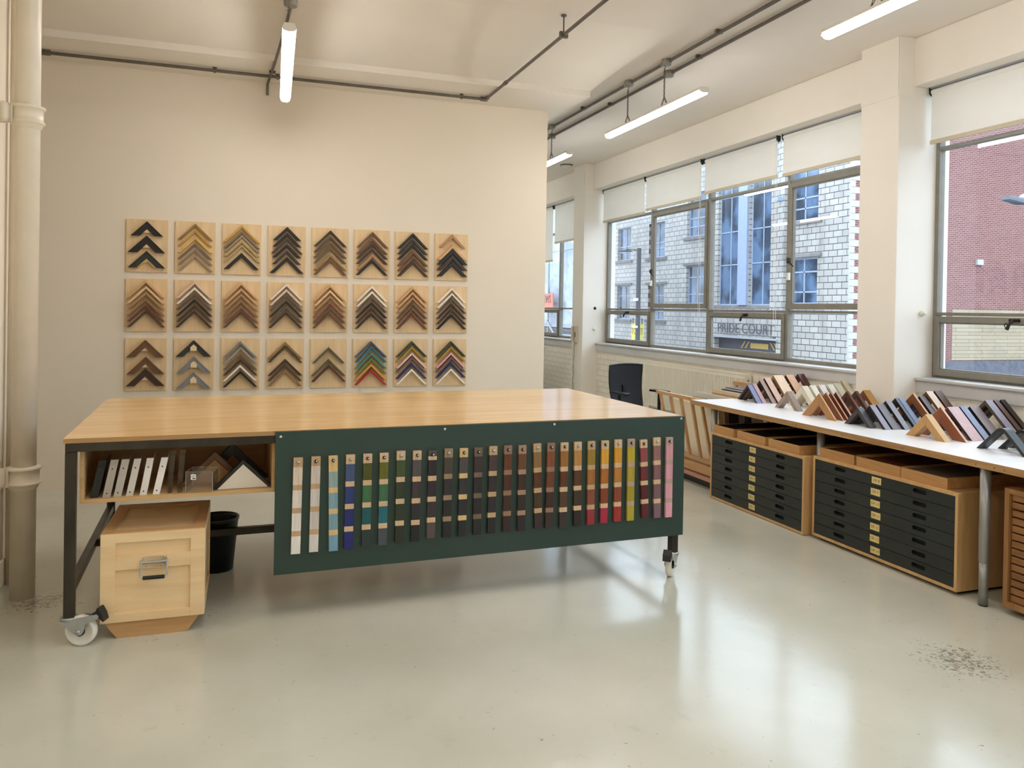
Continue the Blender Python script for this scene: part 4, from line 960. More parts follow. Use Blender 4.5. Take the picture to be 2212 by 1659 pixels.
for r in range(3):
    for k in range(8):
        x0, zt_ = XS[k], ZT[r]; zb = zt_ - DH
        t = thing('display_board', (x0 + DW / 2, FACE, zb), 'square birch plywood board, %s in the %s row of the wall display' % (COLN[k] if k in (0, 7) else COLN[k] + ' from the left', ROWN[r]), 'display board', 'plywood boards on the partition')
        MB().box(x0, x0 + DW, FACE - 0.014, FACE - 0.002, zb, zt_).build('board', brd_w, t, bevel=0.001)
        MB().box(x0 + 0.02, x0 + DW - 0.02, FACE - 0.002, FACE, zb + 0.02, zt_ - 0.02).build('batten', brd_w, t)
        if (r, k) == (2, 4):
            for dx, dz in ((0, .07), (-.09, .15), (.09, .15)):
                MB().tube([(x0 + DW / 2 + dx, FACE - 0.012, zt_ - dz), (x0 + DW / 2 + dx, FACE - 0.02, zt_ - dz), (x0 + DW / 2 + dx, FACE - 0.02, zt_ - dz + 0.02)], 0.0012, 6).build('pin', zinc, t)
        else:
            for j in range(2):
                MB().lathe((x0 + DW * (.27 + .5 * j), FACE - 0.014, zt_ - DH * .34), [(0.003, 0), (0.0, -0.001)], 8, axis='Y').build('pin_hole', hole_m, t)
        for j, (v, hw, vt, c, d) in enumerate(BO[r][k]):
            rgb, nm = C[c]
            ax, az = x0 + DW / 2 + rnd.uniform(-.002, .002), zt_ - v * DH
            h = hw * DW; w_ = vt * DH; yb, yf = FACE - 0.0145, FACE - 0.0145 - d
            metal = c in ('gold', 'bgold', 'agold', 'pgold', 'silv', 'taupe', 'pew')
            mt = wood('moulding_%s' % c, rgb, grain='X', rough=0.35 if metal else 0.45, scale=3, contrast=0.7)
            if metal: mt.node_tree.nodes['Principled BSDF'].inputs['Metallic'].default_value = 0.35
            lab = '%s frame corner, %s down on the %s board of the %s row' % (nm, ORD[j], COLN[k], ROWN[r])
            t2 = thing('frame_corner', (ax, yb, az - h), lab, 'frame corner', 'frame corners hung on the wall boards')
            mb = MB(); P = [(0, 0), (h, -h), (h - w_, -h), (0, -w_), (-(h - w_), -h), (-h, -h)]
            def arm(q, y0_, dy): mb.prism([(ax + a, y0_, az + b_) for a, b_ in q], (0, dy, 0))
            arm((P[0], P[1], P[2], P[3]), yb, -d); arm((P[0], P[3], P[4], P[5]), yb, -d)
            mb.build('moulding', mt, t2, bevel=0.0012)
            if w_ > 0.05:      # wide profiles: raised outer lip and a little wooden brace in the mitre
                mb = MB(); e = 0.008
                arm([(0, 0), (h, -h), (h - e, -h), (0, -e)], yb - d, -0.005); arm([(0, 0), (0, -e), (-(h - e), -h), (-h, -h)], yb - d, -0.005)
                mb.build('outer_lip', mt, t2)
                if c == 'char' and r == 0:
                    mb = MB(); arm([(0, -w_), (h - w_, -h), (h - w_ - .010, -h), (0, -w_ - .010)], yb, -d * 1.05); arm([(0, -w_), (0, -w_ - .010), (-(h - w_ - .010), -h), (-(h - w_), -h)], yb, -d * 1.05)
                    mb.build('gold_slip', wood('slip_gold', (206, 180, 110), grain='X', scale=3), t2)
                mb = MB(); s_ = 0.030
                if (r, k) == (2, 1):
                    arm([(0, -w_ + .022), (.025, -w_ - .003), (.025, -w_ - .034), (-.025, -w_ - .034), (-.025, -w_ - .003)], yb, -d * 1.15)
                else:
                    arm([(0, -w_), (s_, -w_ - s_), (-s_, -w_ - s_)], yb, -d * .8)
                mb.build('brace', wood('pale_brace', (240, 214, 172), grain='X', rough=0.45, scale=3), t2)

# ---------------------------------------------------------------- white worktop along the windows
lam = pm('white_laminate', (238, 238, 240), 0.28, var=0.01, scale=3)
edge_oak = wood('ply_lipping', (182, 144, 98), (156, 118, 74), grain='Y', rough=0.55, scale=1.5)
wk = thing('worktop', (3.76, 2.8, 0.0), 'long white worktop with a plywood edge along the window wall', 'worktop')
out = [(3.762, 6.03), (3.762, -2.5), (4.825, -2.5), (4.825, 4.61), (4.595, 4.61), (4.595, 5.01), (4.825, 5.01), (4.825, 6.03)]
MB().prism([(x, y, 0.7735) for x, y in out], (0, 0, 0.0015)).build('top', lam, wk)
MB().prism([(x, y, 0.737) for x, y in out], (0, 0, 0.0365)).build('core', edge_oak, wk)
MB().box(3.7595, 3.762, -2.5, 6.032, 0.736, 0.7745).build('edge', edge_oak, wk)
mb = MB()
for y in (5.55, 5.1, 4.65, 4.2, 3.7, 3.2, 3.09, 3.03): mb.lathe((3.7594, y, 0.752), [(0.004, 0), (0.0, -0.0006)], 8, axis='X')
mb.build('screw_hole', hole_m, wk)
alu = pm('grey_telescopic_leg', (148, 148, 146), 0.35, metal=0.55, var=0.05)
for (x, y) in ((3.795, 5.725), (3.85, 4.502), (3.79, 3.165), (4.70, 5.8), (4.70, 3.1), (3.79, 0.6), (4.7, 0.6)):
    lo = MB().lathe((x, y, 0.0), [(0, 0.006), (0.023, 0.006), (0.023, 0.24), (0.0, 0.24)], 20).lathe((x, y, 0.23), [(0.023, 0), (0.0265, 0.006), (0.0265, 0.507), (0, 0.507)], 20).build('leg', alu, wk)
    MB().lathe((x, y, 0), [(0, 0), (0.022, 0), (0.024, 0.003), (0.024, 0.006), (0, 0.006)], 20).build('foot', blackp, lo)

# plan chests
dark_front = pm('black_drawer_front', (33, 38, 37), 0.5, var=0.08, scale=5)
card = pm('cream_label', (226, 204, 136), 0.6)
ink = pm('pencil_ink', (96, 74, 44), 0.6)
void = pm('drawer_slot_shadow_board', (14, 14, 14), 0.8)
carc = wood('chest_ply', (208, 170, 118), (188, 148, 98), grain='Z', rough=0.5, scale=0.9)
def plan_chest(y0, y1, X0, zb, zt_, first, lab):
    t = thing('plan_chest', (X0, (y0 + y1) / 2, 0), lab, 'drawer cabinet', 'plan chests under the worktop')
    D = 0.86; th = 0.018
    mb = MB(); mb.box(X0, X0 + D, y0, y0 + th, zb, zt_); mb.box(X0, X0 + D, y1 - th, y1, zb, zt_); mb.box(X0, X0 + D, y0 + th, y1 - th, zt_ - th, zt_); mb.box(X0, X0 + D, y0 + th, y1 - th, zb, zb + th); mb.box(X0 + D - 0.01, X0 + D, y0 + th, y1 - th, zb + th, zt_ - th)
    mb.build('carcass', carc, t, bevel=0.0008)
    if zb > 0.01: MB().box(X0 + 0.05, X0 + D - 0.05, y0 + 0.03, y1 - 0.03, 0.0, zb).build('plinth', blackp, t)
    h = (zt_ - zb - 2 * th) / 7
    for k in range(7):
        zz = zt_ - th - (k + 1) * h
        a, b_ = y0 + th + 0.002, y1 - th - 0.002; xa = X0 + 0.002
        # front with two finger slots: rounded slots through the board
        mb = MB(); W_d = b_ - a
        slots = [a + W_d * 0.215, a + W_d * 0.79]; sw, sh = 0.050, 0.013; zc_ = zz + h * 0.60
        zlo, zhi = zz + 0.0015, zz + h - 0.0015
        ysn = [a] + [q for s_ in slots for q in (s_ - sw, s_ + sw)] + [b_]
        for i in range(0, 5):
            A, B = ysn[i], ysn[i + 1]
            if i in (1, 3):
                mb.box(xa, xa + 0.016, A, B, zlo, zc_ - sh); mb.box(xa, xa + 0.016, A, B, zc_ + sh, zhi)
                for cy_, sg in ((A, 1), (B, -1)):
                    for sz in (1, -1):
                        n_ = 5; arc = [(xa, cy_, zc_ + sz * sh)] + [(xa, cy_ + sg * sh * (1 - math.cos(q)), zc_ + sz * sh * math.sin(q)) for q in [math.pi / 2 * i_ / n_ for i_ in range(n_, -1, -1)]]
                        arc = [(xa, cy_, zc_ + sz * sh)] + [(xa, cy_ + sg * sh * (1 - math.cos(q)), zc_ + sz * sh * math.sin(q)) for q in [math.pi / 2 * i_ / n_ for i_ in range(n_ + 1)]][::1]
                        mb.prism(arc, (0.016, 0, 0))
            else:
                mb.box(xa, xa + 0.016, A, B, zlo, zhi)
        dr = mb.build('drawer', dark_front, t)
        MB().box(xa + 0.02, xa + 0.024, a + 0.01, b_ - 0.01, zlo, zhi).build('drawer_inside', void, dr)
        ly = a + W_d * (0.515 + (0.0 if k % 3 else -0.006)); lz = zz + h * 0.52
        lb_ = MB().box(xa - 0.001, xa, ly - 0.038, ly + 0.038, lz - 0.021, lz + 0.021).build('label', card, dr)
        mb = MB(); add_text(mb, 'DR %d' % (first + k), 0.026, lambda p, q, c: Vector((xa - 0.0015 - c, ly - p, lz + q)), 0.95)
        mb.build('label_text', ink, lb_)
plan_chest(4.528, 5.68, 3.735, 0.004, 0.548, 1, 'black-fronted plan chest further along the worktop, standing flat on the floor')
plan_chest(3.31, 4.475, 3.765, 0.022, 0.567, 8, 'black-fronted plan chest between the grey legs, nearer the slatted cabinet')
# oak trays of moulding sticks on the chests
oak_t = wood('oak_tray', (200, 156, 102), (178, 132, 80), grain='Y', rough=0.5, scale=1.3)
stick_d = wood('dark_sticks', (46, 34, 28), grain='X', rough=0.5, scale=2)
stick_b = wood('brown_sticks', (110, 66, 42), grain='X', rough=0.5, scale=2)
stick_g = wood('grey_sticks', (120, 108, 96), grain='X', rough=0.5, scale=2)
def tray(y0, y1, X0, z, d, mat, lab):
    t = thing('sample_tray', (X0, (y0 + y1) / 2, z), lab, 'tray', 'oak trays on the plan chests')
    mb = MB(); hh = 0.062; th = 0.014
    mb.box(X0, X0 + th, y0, y1, z, z + hh).box(X0 + d - th, X0 + d, y0, y1, z, z + hh).box(X0 + th, X0 + d - th, y0, y0 + th, z, z + hh).box(X0 + th, X0 + d - th, y1 - th, y1, z, z + hh).box(X0 + th, X0 + d - th, y0 + th, y1 - th, z, z + 0.006)
    mb.build('box', oak_t, t, bevel=0.0008)
    mb = MB(); n_ = int((y1 - y0 - 2 * th) / 0.021); st = (y1 - y0 - 2 * th) / n_
    for i in range(n_):
        a = y0 + th + i * st
        zz = z + hh - 0.004 + rnd.uniform(-0.004, 0.006)
        mb.prism([(X0 + th + 0.002, a + 0.001, z + 0.008), (X0 + th + 0.002, a + st - 0.001, z + 0.008), (X0 + th + 0.002, a + st - 0.001, zz - 0.006), (X0 + th + 0.002, a + 0.004, zz)], (d - 2 * th - 0.004, 0, 0))
    o = mb.build('moulding_stick', mat, t); o['kind'] = 'stuff'
TY = [(5.385, 5.67, 3.75, .549, stick_d, 'oak tray of dark sticks on the far chest, furthest from the viewer'), (4.985, 5.335, 3.75, .549, stick_d, 'oak tray of dark sticks in the middle of the far chest'), (4.60, 4.945, 3.75, .549, stick_d, 'oak tray on the far chest, nearest its bare side panel'),
      (4.12, 4.44, 3.79, .568, stick_b, 'oak tray on the near chest beside the middle grey leg'), (3.74, 4.10, 3.79, .568, stick_b, 'middle oak tray on the near chest, reddish sticks'), (3.405, 3.735, 3.79, .568, stick_g, 'oak tray of greyish sticks by the thick front leg')]
for (a, b_, x, z, m, lab) in TY: tray(a, b_, x, z, 0.66, m, lab)

# slatted cabinet
sl = thing('slatted_cabinet', (3.81, 2.3, 0), 'brown oak cabinet with horizontal slats at the right edge', 'cabinet')
oak_d = wood('dark_oak', (156, 110, 64), (116, 78, 42), grain='Y', rough=0.45, scale=1.3)
oak_v = wood('dark_oak_upright', (164, 120, 74), (134, 94, 54), grain='Z', rough=0.45, scale=1.3)
X0, ya, yb_, za, zb_ = 3.80, 1.7, 3.06, 0.035, 0.655
MB().box(X0, X0 + 0.6, yb_ - 0.026, yb_, za, zb_).box(X0, X0 + 0.6, ya, ya + 0.026, za, zb_).box(X0, X0 + 0.6, ya + 0.026, yb_ - 0.026, zb_ - 0.026, zb_).box(X0, X0 + 0.6, ya + 0.026, yb_ - 0.026, za, za + 0.03).build('carcass', oak_v, sl, bevel=0.001)
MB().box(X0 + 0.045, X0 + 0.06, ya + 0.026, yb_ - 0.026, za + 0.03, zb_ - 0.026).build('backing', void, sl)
n_ = 14; hh = (zb_ - za - 0.056) / n_
for i in range(n_):
    z = za + 0.03 + i * hh
    MB().box(X0 + 0.018, X0 + 0.040, ya + 0.03, yb_ - 0.030, z + 0.004, z + hh - 0.004).build('slat', oak_d, sl, bevel=0.002)
MB().box(X0 + 0.06, X0 + 0.55, ya + 0.05, yb_ - 0.09, 0.0, za).build('plinth', blackp, sl)

# ---------------------------------------------------------------- frame corners standing on the worktop
TZ = 0.775
def stand(x, y, s_, d, th, rgb, nm, lab, grp, rounded=False, lean=0.0, grain='Y', second=None, rough=0.4, face=None):
    """an L-shaped mitred corner standing on its two cut feet; plane faces the room (-X), profile depth d runs towards the window"""
    t = thing('frame_corner', (x, y, TZ), lab, 'frame corner', grp)
    mt = wood('corner_' + nm, rgb, grain='Z', rough=rough, scale=2.2, contrast=0.8)
    mb = MB()
    def q(a, b_): return (x + lean * b_, y + a, TZ + b_)
    vt = th * 1.414
    if rounded:
        rr = 0.045; cz = s_ - rr * 1.414; n_ = 8
        outer = [(s_, 0)] + [(rr * math.cos(math.pi / 4 + math.pi / 2 * i / n_), cz + rr * math.sin(math.pi / 4 + math.pi / 2 * i / n_)) for i in range(n_ + 1)] + [(-s_, 0)]
        ri = rr - th * 0.6; s2 = s_ - vt; c2 = s2 - ri * 1.414
        inner = [(-s2, 0)] + [(ri * math.cos(math.pi * 3 / 4 - math.pi / 2 * i / n_), c2 + ri * math.sin(math.pi * 3 / 4 - math.pi / 2 * i / n_)) for i in range(n_ + 1)] + [(s2, 0)]
        m_ = len(outer)
        for i in range(m_ - 1):
            j = m_ - 1 - i
            mb.prism([q(*outer[i]), q(*outer[i + 1]), q(*inner[m_ - 2 - i]), q(*inner[m_ - 1 - i])], (d, 0, 0))
    else:
        P = corner_poly(s_, vt)
        mb.prism([q(*P[0]), q(*P[1]), q(*P[2]), q(*P[3])], (d, 0, 0)).prism([q(*P[0]), q(*P[3]), q(*P[4]), q(*P[5])], (d, 0, 0))
    mb.build('moulding', mt, t, bevel=0.0012 if not rounded else 0.0)
    if second:
        mt2 = wood('rebate_' + nm, second, grain='Z', rough=0.5, scale=2.2); mb = MB(); e = 0.008; s2 = s_ - vt; x2 = 0.55 * d
        mb.prism([(x + x2, y, TZ + s2), (x + x2, y + s2, TZ), (x + x2, y + s2 - 0.02, TZ), (x + x2, y, TZ + s2 - 0.02)], (d - x2, 0, 0)).prism([(x + x2, y, TZ + s2), (x + x2, y, TZ + s2 - 0.02), (x + x2, y - s2 + 0.02, TZ), (x + x2, y - s2, TZ)], (d - x2, 0, 0))
        mb.build('rebate', mt2, t)
    if face:  # outer faces: sample colours with window gloss painted in as a lighter tone
        mt3 = wood('top_' + nm, face, grain='Z', rough=0.45, scale=2.2); mb = MB(); e = 0.0015
        for sg in (1, -1):
            mb.prism([q(0, s_ + e * 1.4), q(sg * (s_ + e), e), q(sg * s_, 0), q(0, s_)], (d, 0, 0))
        mb.build('window_lit_face', mt3, t)
    return t
G = {'a': 'far left worktop row', 'b': 'white worktop row', 'c': 'brown worktop row', 'd': 'grey and black worktop row', 'e': 'row by the near pillar', 'f': 'front right worktop row', 'h': 'rear right worktop row', 'g': 'worktop row at the right edge'}
SM = [
 ('a', 4.180, 5.813, .145, .046, .018, (52, 38, 34), 'dark brown', 'lilac blue-topped', (96, 78, 66), (122, 134, 178)),
 ('a', 4.232, 5.813, .149, .039, .016, (70, 44, 44), 'plum', 'dusty pink-topped', None, (190, 154, 158)),
 ('a', 4.305, 5.813, .182, .041, .016, (58, 38, 30), 'umber', 'pinkish grey-topped', None, (170, 142, 130)),
 ('a', 4.354, 5.813, .201, .060, .016, (52, 26, 24), 'maroon', 'flesh pink-topped', None, (214, 178, 158)),
 ('a', 4.448, 5.813, .223, .100, .022, (150, 110, 66), 'ochre', 'wide pale maple-topped', None, (236, 206, 176)),
 ('a', 4.579, 5.813, .225, .080, .018, (62, 32, 22), 'cherry_dark', 'tan-topped', None, (214, 166, 126)),
 ('a', 4.703, 5.813, .234, .069, .018, (84, 38, 34), 'mahogany', 'dark mahogany', None, None),
 ('b', 4.165, 5.275, .146, .051, .034, (150, 132, 118), 'driftwood', 'grey driftwood', None, None),
 ('b', 4.375, 5.35, .178, .056, .045, (226, 218, 196), 'cream_white', 'cream white', (200, 190, 160), None),
 ('b', 4.454, 5.35, .180, .053, .020, (214, 206, 186), 'oyster', 'oyster white', None, (236, 232, 218)),
 ('b', 4.540, 5.35, .182, .057, .020, (196, 178, 154), 'raw_white', 'lilac white-topped', None, (226, 222, 226)),
 ('b', 4.630, 5.35, .183, .057, .020, (206, 198, 174), 'milk', 'milk white', None, (232, 232, 222)),
 ('b', 4.700, 5.35, .190, .066, .030, (206, 204, 182), 'greenish_white', 'greenish white', None, (226, 228, 210)),
 ('b', 4.772, 5.35, .222, .045, .03, (178, 160, 126), 'tall_ivory', 'tall ivory', None, (226, 222, 202)),
 ('c', 4.072, 4.791, .181, .011, .060, (176, 128, 78), 'light_tan', 'broad tan', None, (214, 168, 124)),
 ('c', 4.133, 4.791, .186, .011, .060, (136, 84, 50), 'mid_brown', 'broad mid-brown', None, (206, 152, 116)),
 ('c', 4.178, 4.791, .186, .011, .060, (116, 58, 34), 'russet', 'broad russet', None, (212, 146, 110)),
 ('c', 4.223, 4.791, .187, .017, .050, (74, 40, 26), 'dark_pink_edge', 'dark brown pink-edged', None, (196, 148, 128)),
 ('c', 4.324, 4.791, .191, .021, .030, (84, 40, 30), 'oxblood', 'oxblood', (90, 50, 36), (110, 62, 46)),
 ('c', 4.405, 4.791, .192, .025, .030, (70, 42, 28), 'chocolate', 'chocolate', None, (96, 56, 40)),
 ('c', 4.479, 4.791, .196, .064, .030, (128, 78, 44), 'honey', 'thick honey oak', None, (186, 138, 78)),
 ('d', 4.060, 4.388, .125, .046, .026, (58, 54, 52), 'lead', 'small lead grey', None, (84, 84, 90)),
 ('d', 4.113, 4.337, .148, .046, .018, (44, 36, 32), 'bog', 'violet grey-topped', None, (142, 138, 156)),
 ('d', 4.175, 4.337, .151, .065, .018, (36, 32, 32), 'soot', 'plain mid-grey', None, (112, 110, 116)),
 ('d', 4.252, 4.337, .175, .046, .018, (34, 26, 22), 'pitch', 'pale grey-topped black', None, (140, 140, 150)),
 ('d', 4.335, 4.337, .191, .025, .020, (20, 24, 22), 'jet', 'slim jet black', None, (92, 100, 120)),
 ('d', 4.366, 4.337, .191, .042, .018, (24, 28, 34), 'ink', 'ink blue-topped', None, (126, 142, 170)),
 ('e', 4.454, 4.30, .226, .014, .050, (128, 78, 42), 'teak', 'pale-edged teak', (28, 38, 84), (216, 172, 130)),
 ('e', 4.513, 4.30, .206, .050, .018, (30, 26, 36), 'slate', 'grey brown-topped', None, (108, 98, 98)),
 ('e', 4.573, 4.30, .238, .058, .018, (104, 76, 52), 'bronze_brown', 'pale cream-topped', None, (226, 200, 180)),
 ('e', 4.650, 4.30, .240, .062, .018, (66, 32, 22), 'coffee', 'coffee brown', None, (92, 58, 44)),
 ('f', 4.085, 3.842, .150, .050, .045, (190, 146, 92), 'straw_oak', 'straw-coloured oak', None, (206, 168, 114)),
 ('f', 4.205, 3.842, .194, .016, .070, (142, 84, 56), 'burr', 'wavy-grained brown', None, (226, 178, 150)),
 ('f', 4.298, 3.872, .187, .092, .018, (62, 42, 34), 'dark_back', 'wide pink-topped', None, (204, 172, 174)),
 ('f', 4.402, 3.872, .189, .051, .018, (26, 26, 32), 'night', 'steel blue-topped', None, (134, 146, 176)),
 ('f', 4.486, 3.872, .187, .078, .018, (20, 18, 18), 'tar', 'wide warm grey-topped', None, (142, 130, 132)),
 ('h', 4.580, 3.84, .228, .058, .020, (84, 72, 58), 'moss', 'tall lilac grey-topped', (52, 40, 26), (144, 136, 150)),
 ('h', 4.656, 3.84, .227, .037, .018, (58, 34, 28), 'rosewood', 'tall rosewood', None, (98, 70, 58)),
 ('h', 4.714, 3.84, .228, .040, .018, (30, 22, 18), 'bitter', 'tall near-black', None, (50, 42, 34)),
 ('g', 4.105, 3.335, .158, .058, .018, (38, 40, 40), 'round_black', 'round-shouldered black', None, None),
 ('g', 4.22, 3.30, .150, .045, .018, (34, 34, 34), 'round_black2', 'thin black', None, None),
 ('g', 4.31, 3.30, .165, .050, .018, (92, 82, 62), 'olive_bar', 'olive brown', None, None),
 ('g', 4.40, 3.30, .165, .045, .018, (86, 62, 50), 'brick_bar', 'dull brown', None, (80, 92, 112)),
 ('g', 4.49, 3.30, .165, .045, .018, (60, 64, 66), 'slate_bar', 'slate grey', None, (82, 94, 116)),
]
cnt = {}
for (g, x, y, s_, d, th, rgb, nm, word, sec, face) in SM:
    cnt[g] = cnt.get(g, 0) + 1
    stand(x, y, s_, d, th, rgb, nm, '%s frame corner, %s from the room in the %s' % (word, ORD[cnt[g] - 1], G[g]), 'frame corners standing on the white worktop', rounded=nm.startswith('round_black'), second=sec, face=face)

# ---------------------------------------------------------------- radiator
rad_m = pm('cream_radiator', (236, 230, 212), 0.35, var=0.02)
ra = thing('radiator', (4.77, 7.66, 0.4), 'long cream panel radiator on the wall below the main window', 'radiator')
Y0, Y1, za, zb_, xf = 6.63, 8.70, 0.40, 0.937, 4.735
mb = MB(); n_ = 62; st = (Y1 - Y0 - 0.03) / n_
P = []
for i in range(n_):
    a = Y0 + 0.015 + i * st
    P += [(xf, a), (xf, a + st * .55), (xf + .006, a + st * .65), (xf + .006, a + st * .9)]
vs = []; 
for (x, y) in P: vs += [(x, y, za + 0.02), (x, y, zb_ - 0.05)]
mb.add(vs, [(2 * i, 2 * i + 2, 2 * i + 3, 2 * i + 1) for i in range(len(P) - 1)])
mb.box(xf, xf + 0.012, Y0, Y1, zb_ - 0.05, zb_ - 0.01).box(xf, xf + 0.012, Y0, Y1, za, za + 0.02).box(xf + 0.006, xf + 0.012, Y0, Y1, za, zb_ - 0.02)
mb.build('front_panel', rad_m, ra)
MB().box(xf + 0.06, xf + 0.07, Y0, Y1, za, zb_ - 0.02).build('rear_panel', rad_m, ra)
mb = MB().box(xf - 0.004, xf + 0.078, Y0 - 0.004, Y1 + 0.004, zb_ - 0.012, zb_)
mb.build('top_grille', rad_m, ra)
for y in (Y0 - 0.004, Y1): MB().box(xf - 0.002, xf + 0.076, y, y + 0.004, za, zb_ - 0.012).build('side_cover', rad_m, ra)
MB().lathe((xf + 0.035, Y0 - 0.004, zb_ - 0.06), [(0.014, 0), (0.014, -0.008), (0.008, -0.012), (0, -0.012)], 14, axis='Y').build('bleed_valve', zinc, ra)
for y in (Y0 + 0.1, Y1 - 0.1): MB().tube([(xf + 0.04, y, za), (xf + 0.04, y, 0.0)], 0.008, 8).build('pipe', rad_m, ra)
MB().box(xf + 0.07, 4.83, Y0 + 0.3, Y0 + 0.33, za + 0.1, zb_ - 0.1).box(xf + 0.07, 4.83, Y1 - 0.33, Y1 - 0.3, za + 0.1, zb_ - 0.1).build('wall_bracket', zinc, ra)

# ---------------------------------------------------------------- print rack
rk = thing('print_rack', (4.15, 6.33, 0), 'slatted oak browser rack full of boards beside the worktop end', 'rack')
rko = wood('rack_beech', (202, 160, 112), (178, 134, 88), grain='Z', rough=0.5, scale=1.4)
rkh = wood('rack_beech_rail', (202, 160, 112), (178, 134, 88), grain='Y', rough=0.5, scale=1.4)
RY0, RY1 = 5.93, 6.66
MB().box(3.765, 3.80, RY0 if False else 6.04, RY1, 0.765, 0.795).build('top_rail', rkh, rk, bevel=0.002)
MB().bar((3.90, 5.80, 0.235), (3.90, RY1, 0.235), 0.03, 0.035).build('lower_rail', rkh, rk, bevel=0.002)
for y in (6.61, 6.43, 6.25, 6.07, 5.90):
    MB().bar((3.785, y, 0.78 if y > 6.04 else 0.735), (3.895, y, 0.24), 0.024, 0.024, up=(0, 1, 0)).build('bar', rko, rk, bevel=0.001)
MB().box(3.885, 3.905, 5.80, RY1, 0.12, 0.20).build('plinth_board', rkh, rk)
MB().box(3.86, 4.68, 5.80, RY1, 0.075, 0.10).build('base', wood('rack_base', (190, 140, 116), grain='Y', rough=0.4, scale=1), rk)
MB().box(3.93, 4.64, 5.83, RY1 - 0.03, 0.0, 0.075).build('dark_plinth', blackp, rk)
MB().box(4.62, 4.65, 6.05, RY1, 0.83, 0.87).build('back_rail', rkh, rk)
MB().box(4.62, 4.65, 6.05, RY1, 0.45, 0.49).build('back_rail', rkh, rk)
for y in (6.62, 6.08): MB().bar((4.635, y, 0.83), (4.56, y, 0.10), 0.024, 0.024, up=(0, 1, 0)).build('bar', rko, rk)
MB().box(3.79, 4.63, RY1 - 0.02, RY1, 0.43, 0.46).build('side_rail', rkh, rk)
BD = [(3.955, (238, 228, 204), .62, 'cream mount board at the front of the rack, leaning nearest the bars'), (4.02, (232, 214, 178), .66, 'buff mount board just behind the front one in the rack'), (4.08, (150, 140, 126), .60, 'grey brown backing board in the rack'),
      (4.15, (60, 48, 40), .64, 'dark framed board in the middle of the rack'), (4.22, (226, 220, 210), .68, 'white board behind the dark one in the rack'), (4.31, (40, 34, 30), .60, 'black-edged board towards the back of the rack'), (4.40, (214, 196, 160), .70, 'tall beige board near the back of the rack')]
for i, (x, c, h, lab) in enumerate(BD):
    t = thing('mount_board', (x, 6.22, 0.10), lab, 'board', 'boards in the print rack')
    a, b_ = 5.84 + 0.02 * (i % 3), 6.60 - 0.03 * (i % 2)
    mb = MB().prism([(x, a, 0.101), (x, b_, 0.101), (x - 0.05, b_, 0.101 + h), (x - 0.05, a, 0.101 + h)], (0.008, 0, 0))
    mb.build('board', pm('mount_board_%d' % i, c, 0.5, var=0.05, scale=3), t)
pst = [(0.83 - 0.008 * k) for k in range(6)]
for k in range(6):
    c = [(214, 208, 214), (120, 110, 112), (196, 192, 196), (50, 40, 42), (206, 200, 196), (84, 74, 74)][k]
    z = 0.772 + 0.010 * k
    tag(MB().box(4.36 + 0.01 * k, 4.60, 6.12 + 0.02 * k, 6.56 - 0.015 * k, z, z + 0.008).build('print_sheet', pm('print_%d' % k, c, 0.4, var=0.15, scale=15)), '%s print sheet, %s up in the pile on the back of the rack' % (['lilac white', 'grey', 'pale grey', 'black', 'off-white', 'dark grey'][k], ORD[k]), 'print', 'print sheets piled on the rack')
tag(MB().box(4.34, 4.62, 6.10, 6.60, 0.758, 0.7715).build('shelf_board', rkh), 'thin wooden board carrying the pile of prints at the back of the rack', 'board')

# ---------------------------------------------------------------- office chair
mesh_blk = pm('black_mesh_fabric', (24, 25, 34), 0.7, var=0.2, scale=120)
ch = thing('office_chair', (3.99, 7.40, 0), 'black mesh-back office chair behind the work table', 'office chair', rotz=math.radians(13))
K3 = dict(parent=ch, at='local')   # local: x right of sitter, y forward is -y ; back at y=+
NX, NZ_ = 12, 10
def backgrid(off):
    vs = []
    for j in range(NZ_ + 1):
        v = j / NZ_; z = 0.50 + 0.46 * v; hw = 0.195 + 0.05 * v - 0.02 * v * v
        for i in range(NX + 1):
            u = i / NX * 2 - 1
            vs.append((u * hw, 0.20 + off + 0.05 * v + 0.03 * math.sin(math.pi * v) - 0.035 * (u * u), z + (0.012 * (1 - u * u) if j == NZ_ else 0)))
    return vs
vs = backgrid(0); n1 = NX + 1
fs = [(j * n1 + i, j * n1 + i + 1, (j + 1) * n1 + i + 1, (j + 1) * n1 + i) for j in range(NZ_) for i in range(NX)]
mb = MB().add(vs, fs, 0, True)
vs2 = backgrid(0.012); k0 = len(mb.v); mb.add(vs2, [tuple(reversed(f)) for f in fs], 0, True)
bk = mb.build('backrest', mesh_blk, smooth=True, **K3)
rim = [vs[i] for i in range(n1)] + [vs[j * n1 + NX] for j in range(1, NZ_ + 1)] + [vs[NZ_ * n1 + i] for i in range(NX - 1, -1, -1)] + [vs[j * n1] for j in range(NZ_ - 1, -1, -1)]
MB().tube([Vector(p) + Vector((0, 0.006, 0)) for p in rim], 0.011, 8).build('back_frame', blackp, bk, at='local')
MB().lathe((0, 0, 0.44), [(0, 0), (0.20, 0.0), (0.245, 0.02), (0.25, 0.045), (0.22, 0.07), (0, 0.075)], 28).build('seat', pm('black_seat_cloth', (26, 26, 30), 0.85, var=0.15, scale=80), **K3)
MB().bar((0, 0.05, 0.42), (0, 0.24, 0.42), 0.06, 0.02).bar((0, 0.235, 0.42), (0, 0.25, 0.75), 0.05, 0.02, up=(0, 1, 0)).build('back_stem', blackp, **K3)
